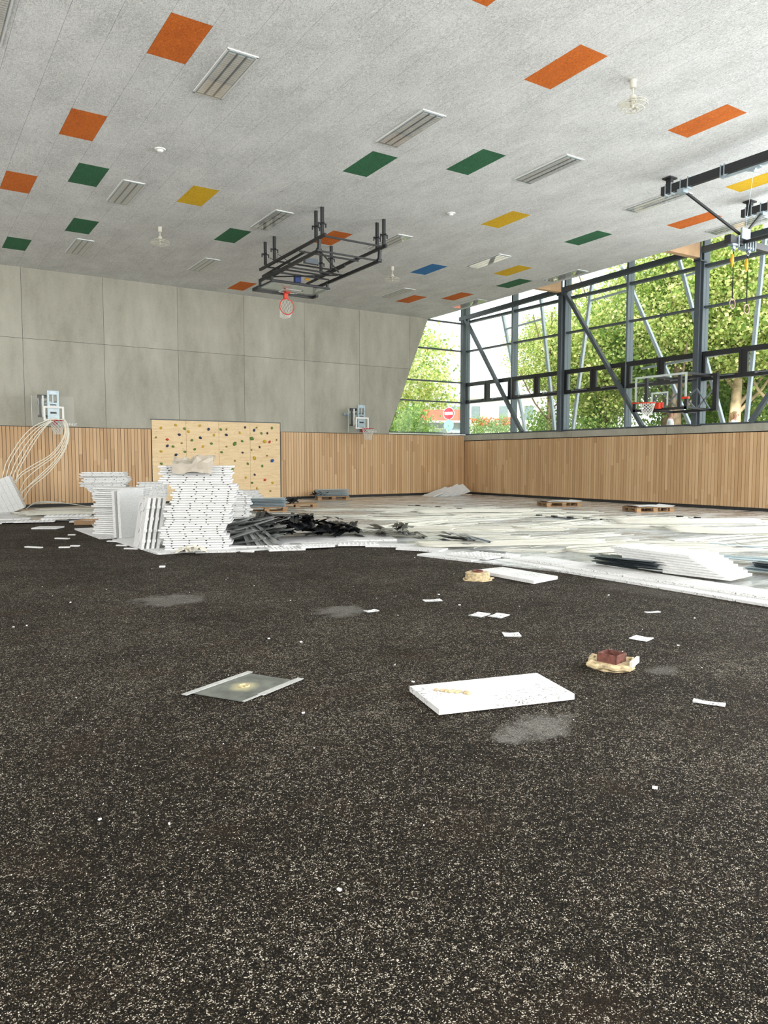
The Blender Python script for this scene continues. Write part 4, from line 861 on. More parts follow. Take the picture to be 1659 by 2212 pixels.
# tarp on top of tallest stack, torn foam at its foot
def cloth(w, d, nx, ny, fn, mat):
    b = MB(); b.smooth = False
    b.add([fn(i/(nx-1)*w-w/2, j/(ny-1)*d-d/2) for j in range(ny) for i in range(nx)], [(j*nx+i, j*nx+i+1, (j+1)*nx+i+1, (j+1)*nx+i) for j in range(ny-1) for i in range(nx-1)])
    return b
q = random.Random(14)
hz_ = {}
def tf(x_, y_):
    i_, j_ = round(x_*11), round(y_*11)
    if (i_, j_) not in hz_: hz_[i_, j_] = (q.uniform(-.03, .03), q.uniform(-.03, .03), q.random()**1.6*.17)
    dx, dy, h_ = hz_[i_, j_]
    z_ = .02+h_
    if y_ < -.2: d_ = -.2-y_; z_ = .06+h_*.3-d_*1.0; return (x_*(1-.1*d_)+dx*.4, -.40-d_*.14-h_*.25, z_)
    return (x_+dx, y_-.2+dy, z_)
b = cloth(.66, .82, 9, 11, tf, 'tarp')
solo('grey_sheet', b, 'tarp', 'crumpled grey-beige plastic sheet on top of the tallest stack', 'sheet', None, (-17.08, -13.6, 1.45), (0, 0, rzB))
q = random.Random(3)
b = cloth(.5, .34, 16, 10, lambda x_, y_: (x_+q.uniform(-.02, .02), y_+q.uniform(-.02, .02), .01+.11*q.random()*max(0, 1-(abs(x_)/.27)**2)+(.10*max(0, x_) if y_ > 0 else 0)), 'torn_foam')
solo('torn_sheet', b, 'torn_foam', 'torn cream foam sheet crumpled at the foot of the tallest stack', 'sheet', None, (-17.42, -14.32, .035), (0, 0, rzB+.1))
# slanted bundle at the left edge
for k in range(7):
    b = MB().box(-.34, .34, .012, .075, 0.01, 1.01)
    for j in range(5):
        for i_ in range(5): b.box(-.35+i_*.141, -.35+i_*.141+.128, 0, .013, j*.205, j*.205+.19)
    solo('ribbed_board', b, 'eps', 'white ribbed foam board, '+(ORD[k] if k else 'first')+' from the wall in the bundle below the left hoop', 'board', 'slanting bundle at the left edge',
         (-18.42-.02*k, -1.55-.10*k, .022), (math.radians(6), math.radians(-22), math.radians(-20)))
# flat boards on the floor
flat_groove = MB().box(-.5, .5, -.25, .25, 0, .03)
for j in range(9):
    for k in range(4): flat_groove.box(-.46+j*.105, -.42+j*.105, -.21+k*.12, -.17+k*.12, .03, .036)
fgm = flat_groove.mesh('flat_board', 'eps_dirty'); fsm = MB().box(-.5, .5, -.25, .25, 0, .03).mesh('flat_board', 'eps_dirty')
def flat(x_, y_, z_, deg, sx, sy, lab_, me=None, tilt=(0, 0), grp='foam boards lying along the edge of the black floor'):
    o = link('flat_board', me or fsm, None, (x_, y_, z_), (tilt[0], tilt[1], math.radians(deg)), label=lab_, category='board', group=grp); o.scale = (sx, sy, 1); return o
flat(-17.80, -9.9, .003, 90, 2.4, 1.3, 'flat foam board under the second stack along the black floor')
flat(-17.62, -12.8, .003, 92, 2.6, 1.3, 'flat foam board under the leaning boards along the black floor')
flat(-16.95, -14.2, .003, -20, .66, .7, 'speckled foam board lying right of the torn sheet', fsm)
flat(-16.0, -13.85, .024, -18, 1.4, 1.6, 'flat foam board under the grey plate pile', fsm)
flat(-14.9, -13.7, .026, -16, 1.2, 2.4, 'flat foam board under the dark middle of the plate pile', fsm)
flat(-13.9, -14.0, .024, -22, 1.1, 1.8, 'flat foam board under the right end of the plate pile', fsm)
flat(-15.85, -14.6, .004, -16, .62, .72, 'small grooved foam board jutting into the black floor', fgm)
flat(-15.35, -14.75, .036, -12, .6, .64, 'studded foam board lying on the edge boards in front of the pile', fgm)
flat(-15.0, -14.35, .024, -20, 1.2, .9, 'foam board beneath the dark end of the plate pile')
flat(-14.55, -14.85, .026, -30, .72, .6, 'foam board overlapping the edge left of the small plate heap', fgm)
flat(-14.1, -15.2, .010, -38, .85, .7, 'foam board at the inner corner of the black floor')
flat(-13.95, -15.95, .012, -60, .8, .8, 'foam board below the grey bent plates')
flat(-14.1, -17.0, .004, -78, 1.1, 1.0, 'broad speckled foam board reaching over the black floor')
flat(-13.9, -17.25, .036, -82, .8, .7, 'foam board lying on the broad speckled board', fgm)
flat(-13.55, -17.35, .04, -75, .75, .6, 'studded foam board with notched edge near the pipe coils', fgm)
for k in range(6): flat(-13.55, -18.15-.98*k, .003, -90.5, .96, 1.15, 'straight foam board edging the black floor, '+('first', 'second', 'third', 'fourth', 'fifth', 'sixth')[k]+' from the far end')
for k in range(5): flat(-13.38, -18.35-1.02*k, .034, -90, 1.0, .9, 'upper straight foam board along the edge, '+('first', 'second', 'third', 'fourth', 'fifth')[k]+' from the far end')
for k, (x_, y_, d_, s_) in enumerate(((-19.2, -5.95, -8, 1.1), (-18.55, -6.2, -14, .9), (-17.9, -6.0, -20, .9), (-17.3, -5.85, -22, .8), (-18.9, -5.1, -10, .8), (-17.6, -5.2, -18, 1.1), (-19.9, -6.3, -5, 1.2))):
    flat(x_, y_, .024+.001*k+(.033 if k in (2, 5) else 0), d_, s_, .9, 'foam board in the left row before the slat wall, '+('below the bundle', 'beside the bare white board', 'stacked in the middle', 'nearest the wooden frame', 'behind the row end', 'behind the middle one', 'at the picture edge')[k], fgm if k % 2 else fsm)
flat(-18.55, -8.0, .003, -32, .55, .9, 'single white foam board on the black floor left of the stacks')
flat(-17.62, -6.9, .026, -20, .5, .6, 'short white foam strip left of the wooden frame')
# two separate white boards on the black floor
o = solo('white_board', MB().box(-.5, .5, -.27, .27, 0, .035).box(-.502, -.48, -.2, .2, .002, .02), 'eps_dirty', 'large white foam board with yellow foam smear lying on the black floor', 'board', None, (-18.25, -22.63, .006), (math.radians(.6), math.radians(-.8), math.radians(-21)))
me = o.data; cs = [(-18.65, -22.26), (-18.77, -22.74), (-17.86, -22.98), (-17.72, -22.5)]
b = MB(); b.add([(x_, y_, z_) for z_ in (.008, .045) for x_, y_ in cs], [(3, 2, 1, 0), (4, 5, 6, 7), (0, 1, 5, 4), (1, 2, 6, 5), (2, 3, 7, 6), (3, 0, 4, 7)]); b.v = [(x_+18.25, y_+22.63, z_) for x_, y_, z_ in b.v]
o.data = b.mesh('white_board', 'eps_dirty'); o.location = (-18.25, -22.63, 0); o.rotation_euler = (0, 0, 0)
q = random.Random(9); b = MB()
for k in range(9): b.sphere((-.31+k*.017+q.uniform(-.01, .01), .20-k*.022+q.uniform(-.02, .02), .05), .012+.008*q.random(), 7, 5, (1.4, 1.2, .6))
part('foam_smear', b, 'foam_cream', o, label='yellowish foam smear')
b = MB()
for k in range(9): b.box(-.415-.0, -.40, .33-.045*k-.0, .35-.045*k, .0, .012)
cs = [(-14.88, -18.42), (-14.87, -19.5), (-14.3, -19.5), (-14.37, -18.42)]
cs = [(-14.87, -18.44), (-14.86, -19.55), (-14.34, -19.45), (-14.37, -18.44)]
b = MB(); b.add([(x_, y_, z_) for z_ in (.008, .05) for x_, y_ in cs], [(3, 2, 1, 0), (4, 5, 6, 7), (0, 1, 5, 4), (1, 2, 6, 5), (2, 3, 7, 6), (3, 0, 4, 7)])
b.v = [(x_+14.6, y_+18.9, z_) for x_, y_, z_ in b.v]
solo('white_board', b, 'eps_dirty', 'long white foam board on the black floor beside the foam-ringed socket', 'board', None, (-14.6, -18.9, 0))
# EPS stack at right
for k in range(8):
    x_, y_ = -12.72-.018*k, -20.3+.055*k
    lab_ = 'white foam board, '+(ORD[7-k] if k < 7 else 'topmost')+(' from top' if k < 7 else '')+', in the low slipped stack at the right edge'
    b = MB().box(-.31, .31, -.62, .62, 0, .034)
    solo('foam_board', b, 'eps_dirty' if k == 7 else 'eps', lab_, 'board', 'slipped low stack at the right', (x_, y_, .066+.0355*k), (0, 0, math.radians(8-1.2*k)))
# white slabs slumped near the hall corner
for k in range(8):
    b = MB().box(-.5, .5, -.3, .3, 0, .04)
    solo('foam_board', b, 'eps', 'white foam slab in the slumped heap near the hall corner, '+('lowest', 'second from below', 'third from below', 'middle', 'fifth from below', 'sixth from below', 'seventh from below', 'uppermost')[k], 'board', 'slumped slabs near the corner',
         (-2.75+.2*k, -1.15+.0*k, .025+.022*k), (math.radians(10+3*k), math.radians(-22+(k % 3)*5), math.radians(-18+(k*37 % 23))))
# ------------------------------------------------------------------ profiled plates
def plate_mesh(L, w, mat):
    g = .016; t_h = .001; pr = [(-w/2, 0), (-g, 0), (-g*.7, -.018), (g*.7, -.018), (g, 0), (w/2, 0)]
    top = [(x_, z_+.0012) for x_, z_ in reversed(pr)]
    lip = MB(); lip.prism(pr+top, 'Y', -L/2, L/2); lip.v = [(x_, y_, z_+.02) for x_, y_, z_ in lip.v]; return lip.mesh('profiled_plate', mat)
pg, pd_, pb, ps = plate_mesh(.80, .17, 'plate_grey'), plate_mesh(.75, .17, 'plate_dark'), plate_mesh(1.2, .14, 'plate_blue'), plate_mesh(.98, .14, 'plate_slate')
def plates(n, fn, me, label, group, seed):
    q = random.Random(seed)
    for k in range(n):
        x_, y_, z_, rx_, ry_, rz_ = fn(k, q)
        link('profiled_plate', me[q.randrange(len(me))] if isinstance(me, list) else me, None, (x_, y_, z_), (rx_, ry_, rz_), label=label, category='metal plate', group=group)
# pile: along direction e from (-16.35,-13.75) to (-13.3,-13.3)
def heap(x_, y_, cx, cy, rx_, ry_, h):
    d = ((x_-cx)/rx_)**2+((y_-cy)/ry_)**2; return h*max(0, 1-d)**.6
def pl_left(k, q):
    a = q.uniform(0, 1); x_ = -16.1+.5*q.uniform(-1, 1)*.8; y_ = -13.55+q.uniform(-.35, .3); h = heap(x_, y_, -15.95, -13.5, .75, .8, .42)
    return (x_, y_, .06+h*(k/46), q.uniform(-.3, -.05), q.uniform(-.25, .25), math.radians(q.gauss(38, 14)))
plates(46, pl_left, pg, 'grey profiled metal plate in the fanned left part of the plate pile', 'plates of the fanned pile', 11)
for k, w_ in enumerate(('outermost left', 'second from left', 'third from left', 'rightmost')):
    link('profiled_plate', pg, None, (-16.25+.12*k, -14.0-.03*k, .10+.02*k), (math.radians(32), .05*k, math.radians(-8+14*k)), label='grey metal plate propped steeply on the fanned pile, '+w_+' of four', category='metal plate', group='propped plates at the pile')
def pl_mid(k, q):
    x_ = -14.95+q.uniform(-.9, 1.35); y_ = -13.2+q.uniform(-.45, .35)-(x_+14.9)*.0; h = heap(x_, y_, -15.15, -13.05, 1.75, .9, .46)
    return (x_, y_, .05+h*(.25+.75*(k % 40)/40), q.uniform(-.22, .22), q.uniform(-.35, .35), math.radians(q.gauss(-27, 12)))
plates(90, pl_mid, pd_, 'blackish profiled metal plate in the dark middle of the plate pile', 'plates of the dark pile middle', 13)
def pl_top(k, q): x_ = -15.35+.055*k+q.uniform(-.1, .1); return (x_, -12.95+q.uniform(-.15, .3), .47-.02*k+q.uniform(-.04, .03), q.uniform(-.12, .12), q.uniform(-.1, .25), math.radians(q.gauss(34, 10)))
plates(20, pl_top, pg, 'grey profiled metal plate lying along the top of the plate pile', 'plates along the pile top', 14)
def pl_s(k, q): return (-13.15+q.uniform(-.3, .35), -13.85+q.uniform(-.45, .3)-.0, .05+.011*k, q.uniform(-.1, .1), q.uniform(-.15, .15), math.radians(q.gauss(-22, 12)))
plates(16, pl_s, [pg, pg, pd_], 'metal plate in the small heap between the pile and the pipe coils', 'plates of the small heap', 15)
def pl_m(k, q): return (-13.1+.03*(k % 4)+q.uniform(-.2, .2), -15.6+q.uniform(-.55, .45), .066+.012*k, q.uniform(-.05, .05), q.uniform(-.06, .06), math.radians(q.gauss(-12, 7)))
plates(12, pl_m, [pg, ps], 'grey bent metal plate on the foam boards at the inner corner', 'plates at the inner corner', 16)
solo('metal_strip', plate_mb.mesh('metal_strip', 'plate_grey') if 0 else MB().box(-.45, .45, -.05, .05, 0, .012), 'plate_grey', 'narrow grey metal strip on the studded foam board', 'metal plate', None, (-13.5, -17.3, .08), (0, 0, math.radians(-62))) if 0 else None
link('metal_strip', MB().box(-.33, .33, -.04, .04, 0, .02).mesh('metal_strip', 'plate_grey'), None, (-13.5, -17.15, .078), (0, 0, math.radians(-72)), label='narrow grey metal strip on the studded foam board', category='metal plate')
def pl_r(k, q): a = k//3; return (-13.12+.11*(k % 3)-.02*a, -19.6+q.uniform(-.07, .07)-.03*(k % 3), .068+.024*a, q.uniform(-.02, .02), q.uniform(-.05, .05), math.radians(6+q.uniform(-4, 4)))
plates(18, pl_r, ps, 'dark slate metal plate in the neat bundle on the edge boards', 'bundle of slate plates at the right', 17)
def pl_b(k, q): a = k//3; return (-11.85+.13*(k % 3), -21.1+q.uniform(-.05, .05), .066+.024*a, 0, q.uniform(-.05, .05), math.radians(4+q.uniform(-3, 3)))
plates(15, pl_b, [pb, ps], 'bluish metal plate in the bundle cut by the right picture edge', 'bluish plates at the right edge', 18)
for x_, y_, r_z, lab_ in ((-11.3, -19.7, 20, 'pale blue metal plate lying loose behind the low foam stack'), (-9.6, -19.2, 12, 'grey blue metal plate lying on the pipes at the right edge'), (-10.9, -20.1, 24, 'second pale blue metal plate lying loose at the right edge')):
    o = link('profiled_plate', pb, None, (x_, y_, .09), (0, 0, math.radians(r_z)), label=lab_, category='metal plate'); o.scale = (1.3, 1.1, 1)
# ------------------------------------------------------------------ pallets
def pallet(loc, rz_, label):
    r = thing('pallet', label, 'pallet', loc, rz_, 'wooden pallets')
    for y_ in (-.35, -.175, 0, .175, .35): part('top_board', MB().box(-.6, .6, y_-.05, y_+.05, .122, .144), 'pallet_wood', r)
    for x_ in (-.53, 0, .53):
        part('stringer', MB().box(x_-.07, x_+.07, -.4, .4, .1, .122), 'pallet_wood', r)
        for y_ in (-.35, 0, .35): part('block', MB().box(x_-.07, x_+.07, y_-.05, y_+.05, .022, .1), 'pallet_wood', r)
    for y_ in (-.35, 0, .35): part('bottom_board', MB().box(-.6, .6, y_-.05, y_+.05, 0, .022), 'pallet_wood', r)
    return r
zf = .022
pallet((-12.2, -5.75, zf), math.radians(-22), 'wooden pallet with bluish plates, left one before the climbing wall')
pallet((-10.75, -4.85, zf), math.radians(-22), 'wooden pallet with a black remnant, behind the left pallet')
pallet((-7.45, -1.25, zf), math.radians(-20), 'wooden pallet with plate bundle close to the slat wall')
pallet((-3.15, -8.75, zf), math.radians(24-45), 'empty pallet under a white sheet, the farther one on the foil')
pallet((-2.85, -12.0, zf), math.radians(24-45), 'empty pallet under a white sheet, the nearer one on the foil')
for (x_, y_, r_, n_, nm2) in ((-12.28, -5.8, -22, 24, 'on the left pallet'), (-7.45, -1.25, -20, 24, 'on the pallet by the slat wall')):
    def f_(k, q, x_=x_, y_=y_, r_=r_):
        c_, s_ = math.cos(math.radians(r_)), math.sin(math.radians(r_)); u = -.24+.16*(k % 4)+q.uniform(-.02, .02); w = q.uniform(-.06, .06)
        return (x_-s_*u+c_*w, y_+c_*u+s_*w, .17+.045*(k//4), 0, 0, math.radians(r_+90+q.uniform(-4, 4)))
    plates(n_, f_, pb, 'light blue metal plate in the bundle '+nm2, 'blue plates '+nm2, int(-x_*10))
q = random.Random(8)
for x_, y_, z_, s_, lab_ in ((-12.75, -5.62, .17, .8, 'jumble of black plate offcuts at the left end of the left pallet'), (-10.95, -4.95, .17, .9, 'jumble of black plate offcuts on the middle pallet'), (-7.95, -1.15, .17, .8, 'jumble of black plate offcuts on the pallet by the slat wall')):
    b = MB()
    for k in range(26):
        M_ = Matrix.Translation((q.uniform(-.22, .22)*s_, q.uniform(-.3, .3)*s_, .02+q.random()*.16*s_)) @ Euler((q.uniform(-.6, .6), q.uniform(-.6, .6), q.uniform(0, 6))).to_matrix().to_4x4()
        b.box(-.12, .12, -.03, .03, -.003, .003, M_)
    o = solo('plate_offcuts', b, 'plate_dark', lab_, 'offcuts', None, (x_, y_, z_)); o['kind'] = 'stuff'
for x_, y_, lab_ in ((-3.15, -8.75, 'thin white sheet on the farther empty pallet'), (-2.85, -12.0, 'thin white sheet with curled edge on the nearer empty pallet')):
    b = cloth(1.25, .85, 14, 8, lambda u, v_: (u, v_, .004+.012*math.sin(5*u)*math.sin(4*v_)+(.04*max(0, abs(u)-.55)/.1)), 'paper'); b.v = [(a_, b__, c_+.01) for a_, b__, c_ in b.v]
    solo('white_sheet', b, 'paper', lab_, 'sheet', 'white sheets on pallets', (x_, y_, .17), (0, 0, math.radians(-21)))
# ------------------------------------------------------------------ heating pipes
def smooth_path(pts, n=8):
    P_ = [Vector(p) for p in pts]; out = []
    for i in range(len(P_)-1):
        p0, p1, p2, p3 = P_[max(0, i-1)], P_[i], P_[i+1], P_[min(len(P_)-1, i+2)]
        for k in range(n):
            u = k/n; out.append(.5*((2*p1)+(p2-p0)*u+(2*p0-5*p1+4*p2-p3)*u*u+(3*p1-p0-3*p2+p3)*u**3))
    return out+[P_[-1]]
drape = [[(-17.2,2.80),(-17.38,2.75),(-17.82,2.53),(-18.17,2.16),(-18.42,1.76),(-18.61,1.4),(-18.71,1.0)],[(-17.2,2.79),(-17.38,2.71),(-17.76,2.47),(-18.08,2.13),(-18.33,1.76),(-18.52,1.37),(-18.62,.97)],[(-17.15,2.78),(-17.38,2.68),(-17.7,2.44),(-17.99,2.07),(-18.24,1.67),(-18.44,1.24),(-18.53,.93)],[(-17.12,2.78),(-17.38,2.66),(-17.67,2.37),(-17.93,2.0),(-18.19,1.53),(-18.38,1.17),(-18.46,.87)],[(-17.1,2.78),(-17.38,2.65),(-17.64,2.34),(-17.83,2.03),(-18.06,1.63),(-18.29,1.17),(-18.36,.8)],
 [(-17.05,2.78),(-16.97,2.59),(-16.96,2.35),(-17.12,2.01),(-17.41,1.67),(-17.85,1.4),(-18.23,1.13),(-18.4,.87)],[(-17.05,2.78),(-16.96,2.59),(-16.95,2.32),(-17.12,1.94),(-17.38,1.63),(-17.76,1.36),(-18.17,1.1),(-18.39,.84)],[(-17.0,2.78),(-16.94,2.61),(-16.93,2.25),(-17.09,1.87),(-17.32,1.6),(-17.77,1.26),(-18.11,.93),(-18.28,.57)],[(-17,2.78),(-16.91,2.61),(-16.89,2.25),(-17.02,1.91),(-17.29,1.5),(-17.65,1.13),(-18.06,.73),(-18.25,.54)],[(-16.98,2.78),(-16.89,2.61),(-16.87,2.28),(-16.99,1.87),(-17.26,1.46),(-17.65,1.06),(-18.12,.67),(-18.23,.47)],[(-16.97,2.78),(-16.88,2.59),(-16.85,2.28),(-16.96,1.87),(-17.23,1.43),(-17.55,1.06),(-17.97,.7),(-18.19,.33)]]
names_ = ['outermost of the five running left', 'second of the five running left', 'middle one of the five running left', 'fourth of the five running left', 'innermost of the five running left', 'uppermost of the six curving back', 'second of the six curving back', 'third of the six curving back', 'fourth of the six curving back', 'fifth of the six curving back', 'lowest of the six curving back']
for i, pts in enumerate(drape):
    b = MB().tube(smooth_path([(x_, -1.5-.012*i, z_) for x_, z_ in pts], 6), .0125, 7); b.smooth = True
    solo('hanging_pipe', b, 'pipe_draped', 'white plastic pipe draped over the left hoop, '+names_[i], 'pipe', 'pipes draped over the left hoop')
q = random.Random(21)
poly_p = [(-12.2, -7.0), (-6.6, -5.6), (-5.9, -9.5), (-3.9, -15.2), (-4.6, -19.0), (-10.5, -19.6), (-12.3, -18.0), (-12.8, -16.6), (-12.4, -14.4), (-13.7, -13.2)]
def inside(x_, y_):
    c_ = False; n = len(poly_p)
    for i in range(n):
        (x1, y1), (x2, y2) = poly_p[i], poly_p[(i+1) % n]
        if (y1 > y_) != (y2 > y_) and x_ < (x2-x1)*(y_-y1)/(y2-y1)+x1: c_ = not c_
    return c_
def hairpin(cx, cy, L, w, an, nb, gap, z, b, r=.0085, ragged=.3):
    c_, s_ = math.cos(an), math.sin(an)
    ph1, ph2, am = q.random()*6, q.random()*6, q.uniform(.03, .16)
    for k in range(nb):
        R_ = max(.05, w/2-k*gap*.5); e = q.uniform(-ragged, ragged)*.4; pts = []
        A = [(-L/2+e, -R_), (-L/6, -R_), (L/6, -R_), (L/2-R_, -R_)]+[(L/2-R_+R_*math.sin(a), -R_*math.cos(a)) for a in (.5, 1.05, 1.57, 2.1, 2.64)]+[(L/2-R_, R_), (L/6, R_), (-L/6, R_), (-L/2+q.uniform(-ragged, ragged), R_)]
        for u, v_ in A:
            v2 = v_+am*math.sin(u*1.3+ph1)+.04*math.sin(u*3.1+ph2+k); zz = z+.012*math.sin(u*2+ph2)+.007*k+.012
            pts.append((cx+c_*u-s_*v2, cy+s_*u+c_*v2, max(.034, zz)))
        b.tube(smooth_path(pts, 4), r, 5)
def field(n, seed_pts, label, reg):
    b = MB(); b.smooth = True; made = 0
    while made < n:
        x_, y_ = q.uniform(reg[0], reg[1]), q.uniform(reg[2], reg[3])
        if not inside(x_, y_): continue
        an = math.radians(q.gauss(-28, 17)+(180 if q.random() < .45 else 0))
        hairpin(x_, y_, q.uniform(2.2, 5.2), q.uniform(.25, .95), an, q.choice((2, 3, 3)), .17, q.uniform(.02, .05), b)
        made += 1
    o = link('pipe_tangle', b.mesh('pipe_tangle', 'pipe_white'), None, label=label, category='pipes', kind='stuff')
field(24, None, 'tangle of white heating pipes on the foil, its part towards the slat wall', (-14, -4, -12.5, -5.5))
field(28, None, 'tangle of white heating pipes on the foil, its nearer part behind the edge boards', (-14, -4, -19.6, -12.5))
for cx, cy, L, w, d_, nb, lab_ in ((-12.3, -16.4, 3.4, .8, 155, 5, 'pipe coil with wide bends just behind the small plate heap'), (-10.9, -18.2, 3.0, .9, 158, 5, 'pipe coil bending round behind the slate plate bundle'), (-10.3, -18.9, 2.6, .7, 160, 3, 'pipe coil end nearest the low foam stack'), (-12.0, -12.6, 3.4, .5, 25, 5, 'pipe bundle rising towards the long dark rail'),
    (-5.6, -15.2, 3.6, 1.3, -32, 8, 'large pipe coil before the nearer empty pallet'), (-6.6, -17.2, 3.2, 1.2, -35, 9, 'large cream pipe coil near the right picture edge'), (-7.6, -9.8, 3.4, .9, -24, 6, 'pipe coil beyond the dark rail')):
    b = MB(); b.smooth = True; hairpin(cx, cy, L, w, math.radians(d_), nb, .17, .07, b, .012, .1)
    solo('pipe_coil', b, 'pipe_white', lab_, 'pipe coil', 'pipe coils on the foil')
b = MB(); b.smooth = True
for k in range(26):
    x_ = -17.2+q.uniform(-.4, .4); y_ = -2.6-q.random()*1.9; hairpin(x_, y_, q.uniform(1.6, 2.6), q.uniform(.2, .5), math.radians(q.gauss(-20, 6)+(180 if q.random() < .5 else 0)), 3, .1, .03+q.random()*.05, b)
link('pipe_tangle', b.mesh('pipe_tangle', 'pipe_white'), None, label='flat tangle of white pipes at the foot of the left slat wall', category='pipes', kind='stuff')
b = MB(); b.smooth = True
for k in range(5): b.tube(smooth_path([(-18.15, -1.6-.03*k, .06), (-17.9, -1.55-.03*k, .20+.01*k), (-17.5, -1.5, .23+.012*k), (-16.9, -1.6, .19), (-16.4, -1.9, .1), (-16.0, -2.1-.1*k, .05)], 6), .012, 6)
solo('pipe_coil', b, 'pipe_white', 'pipe bundle arching low in front of the left black baseboard', 'pipe coil', 'pipe coils on the foil')
# clamp rails
for a, b_, lab_ in (((-7.34, -6.13), (-6.95, -10.9), 'long dark clamp rail on the foil, farthest one'), ((-7.15, -11.6), (-6.8, -14.0), 'dark clamp rail among the pipes in the middle'), ((-4.4, -13.92), (-4.32, -16.4), 'dark clamp rail near the right picture edge')):
    t_ = thing('clamp_rail', lab_, 'rail', (a[0], a[1], .03), group='pipe clamp rails')
    T('rail', MB().bar((*a, .045), (*b_, .045), .05, .03), 'anthracite')
    n = 5
    for k in range(n): f_ = (k+.5)/n; x_, y_ = a[0]+(b_[0]-a[0])*f_, a[1]+(b_[1]-a[1])*f_; T('clip', MB().box(x_-.05, x_+.05, y_-.07, y_+.07, .055, .09), 'black_steel')
solo('round_lid', MB().cyl((0, 0, 0), (0, 0, .025), .36, .34, 28), 'torn_foam', 'flat beige round lid lying at the hall corner', 'lid', None, (-.62, -.75, .022))
# ------------------------------------------------------------------ things on the black floor
# wooden frame left
t_ = thing('wooden_frame', 'shallow wooden tray frame on the black floor beside the second stack', 'frame', (-17.3, -7.35, 0))
fx, fy = -17.28, -7.3; M_ = Matrix.Translation((fx, fy, 0)) @ Matrix.Rotation(math.radians(-28), 4, 'Z')
for a in ((-.5, .5, -.33, -.29), (-.5, .5, .29, .33), (-.5, -.46, -.29, .29), (.46, .5, -.29, .29)): T('side_board', MB().box(*a, 0, .09, M_), 'pallet_wood')
T('bottom_board', MB().box(-.46, .46, -.29, .29, 0, .02, M_), 'plywood')
# metal plate with tape
t_ = thing('floor_plate', 'grey metal sheet with silver tape edges and a hole in the middle', 'metal sheet', (-19.53, -21.56, 0))
c4 = [Vector((-19.88, -21.50, 0)), Vector((-19.38, -21.27, 0)), Vector((-19.17, -21.63, 0)), Vector((-19.66, -21.86, 0))]
o_ = Vector((-19.53, -21.56, 0)); inner = [o_+Vector((.022*math.cos(a), .022*math.sin(a), 0)) for a in (PI*.85, PI*.35, -PI*.15, -PI*.65)]
b = MB(); vs = [(*p.xy, z_) for z_ in (.006, .010) for p in c4+inner]
fcs = [(i, (i+1) % 4, 4+(i+1) % 4, 4+i) for i in range(4)]; b.add(vs, [tuple(reversed(f)) for f in fcs]+[tuple(i+8 for i in f) for f in fcs]+[(i, (i+1) % 4, 8+(i+1) % 4, 8+i) for i in range(4)]+[(4+i, 4+(i+1) % 4, 12+(i+1) % 4, 12+i) for i in range(4)])
T('sheet', b, 'steel_sheet')
d1 = (c4[1]-c4[0]).normalized(); d2 = (c4[2]-c4[3]).normalized()
T('tape_strip', MB().bar(c4[0]-d1*.06+Vector((0, 0, .013)), c4[1]+d1*.03+Vector((0, 0, .013)), .045, .004), 'tape_silver')
T('tape_strip', MB().bar(c4[3]+d2*.16+Vector((0.0, -.005, .013)), c4[2]+d2*.05+Vector((0, 0, .013)), .05, .004), 'tape_silver')
T('tape_strip', MB().bar(c4[3]+Vector((0, 0, .011)), c4[3]+d2*.2+Vector((0, 0, .011)), .02, .004), 'tape_silver')
T('hole_rim', MB().torus(o_+Vector((0, 0, .014)), .035, .006, 'Z', 16, 5), 'foam_cream')
# sockets with foam collar
def irregular(b, c, R_, r, seed, sq=1.0, z=0):
    qq = random.Random(seed); P_ = []
    for k in range(22):
        a = 2*PI*k/22; rad_ = R_*(1+.12*qq.uniform(-1, 1))/max(abs(math.cos(a)), abs(math.sin(a)))**.7
        P_.append((c[0]+rad_*math.cos(a+.6), c[1]+rad_*math.sin(a+.6)*sq, z+qq.uniform(-.006, .008)))
    return b.tube(P_, r, 7, closed=True)
t_ = thing('floor_socket', 'square red-brown steel socket in a foam collar on the black floor', 'socket', (-17.05, -22.62, 0))
cx, cy = -17.03, -22.58
T('foam_collar', irregular(MB(), (cx-.01, cy-.0), .145, .022, 4, z=.035), 'foam_cream')
T('foam_bed', MB().cyl((cx, cy, .004), (cx, cy, .045), .17, .15, 10), 'foam_cream')
M_ = Matrix.Translation((cx, cy, 0)) @ Matrix.Rotation(math.radians(12), 4, 'Z')
s_ = .077
T('steel_box', MB().box(-s_, s_, -s_, -s_+.006, .03, .11, M_).box(-s_, s_, s_-.006, s_, .03, .11, M_).box(-s_, -s_+.006, -s_, s_, .03, .11, M_).box(s_-.006, s_, -s_, s_, .03, .11, M_), 'red_brown_steel')
T('inner_lining', MB().box(-s_+.006, s_-.006, -s_+.006, s_-.006, .05, .055, M_), 'anthracite')
T('collar_plate', MB().bar((cx-.02, cy-.19, .06), (cx+.15, cy-.12, .065), .02, .045), 'torn_foam', label='whitish broken board edge')
t_ = thing('floor_socket', 'low round-holed socket with crumbling foam beside the long white board', 'socket', (-15.2, -18.85, 0))
cx, cy = -15.18, -18.86
T('block', MB().cyl((cx, cy, .0), (cx, cy, .085), .165, .155, 8), 'foam_cream'); T('foam_top', MB().cyl((cx, cy, .085), (cx, cy, .1), .165, .145, 8), 'foam_cream'); T('crumbled_foam', irregular(MB(), (cx, cy), .17, .012, 6, z=.004), 'foam_cream')
T('ring', MB().torus((cx, cy, .11), .06, .012, 'Z', 20, 6), 'red_brown_steel'); T('hole', MB().cyl((cx, cy, .1), (cx, cy, .106), .055, n=18), 'red_brown_steel')
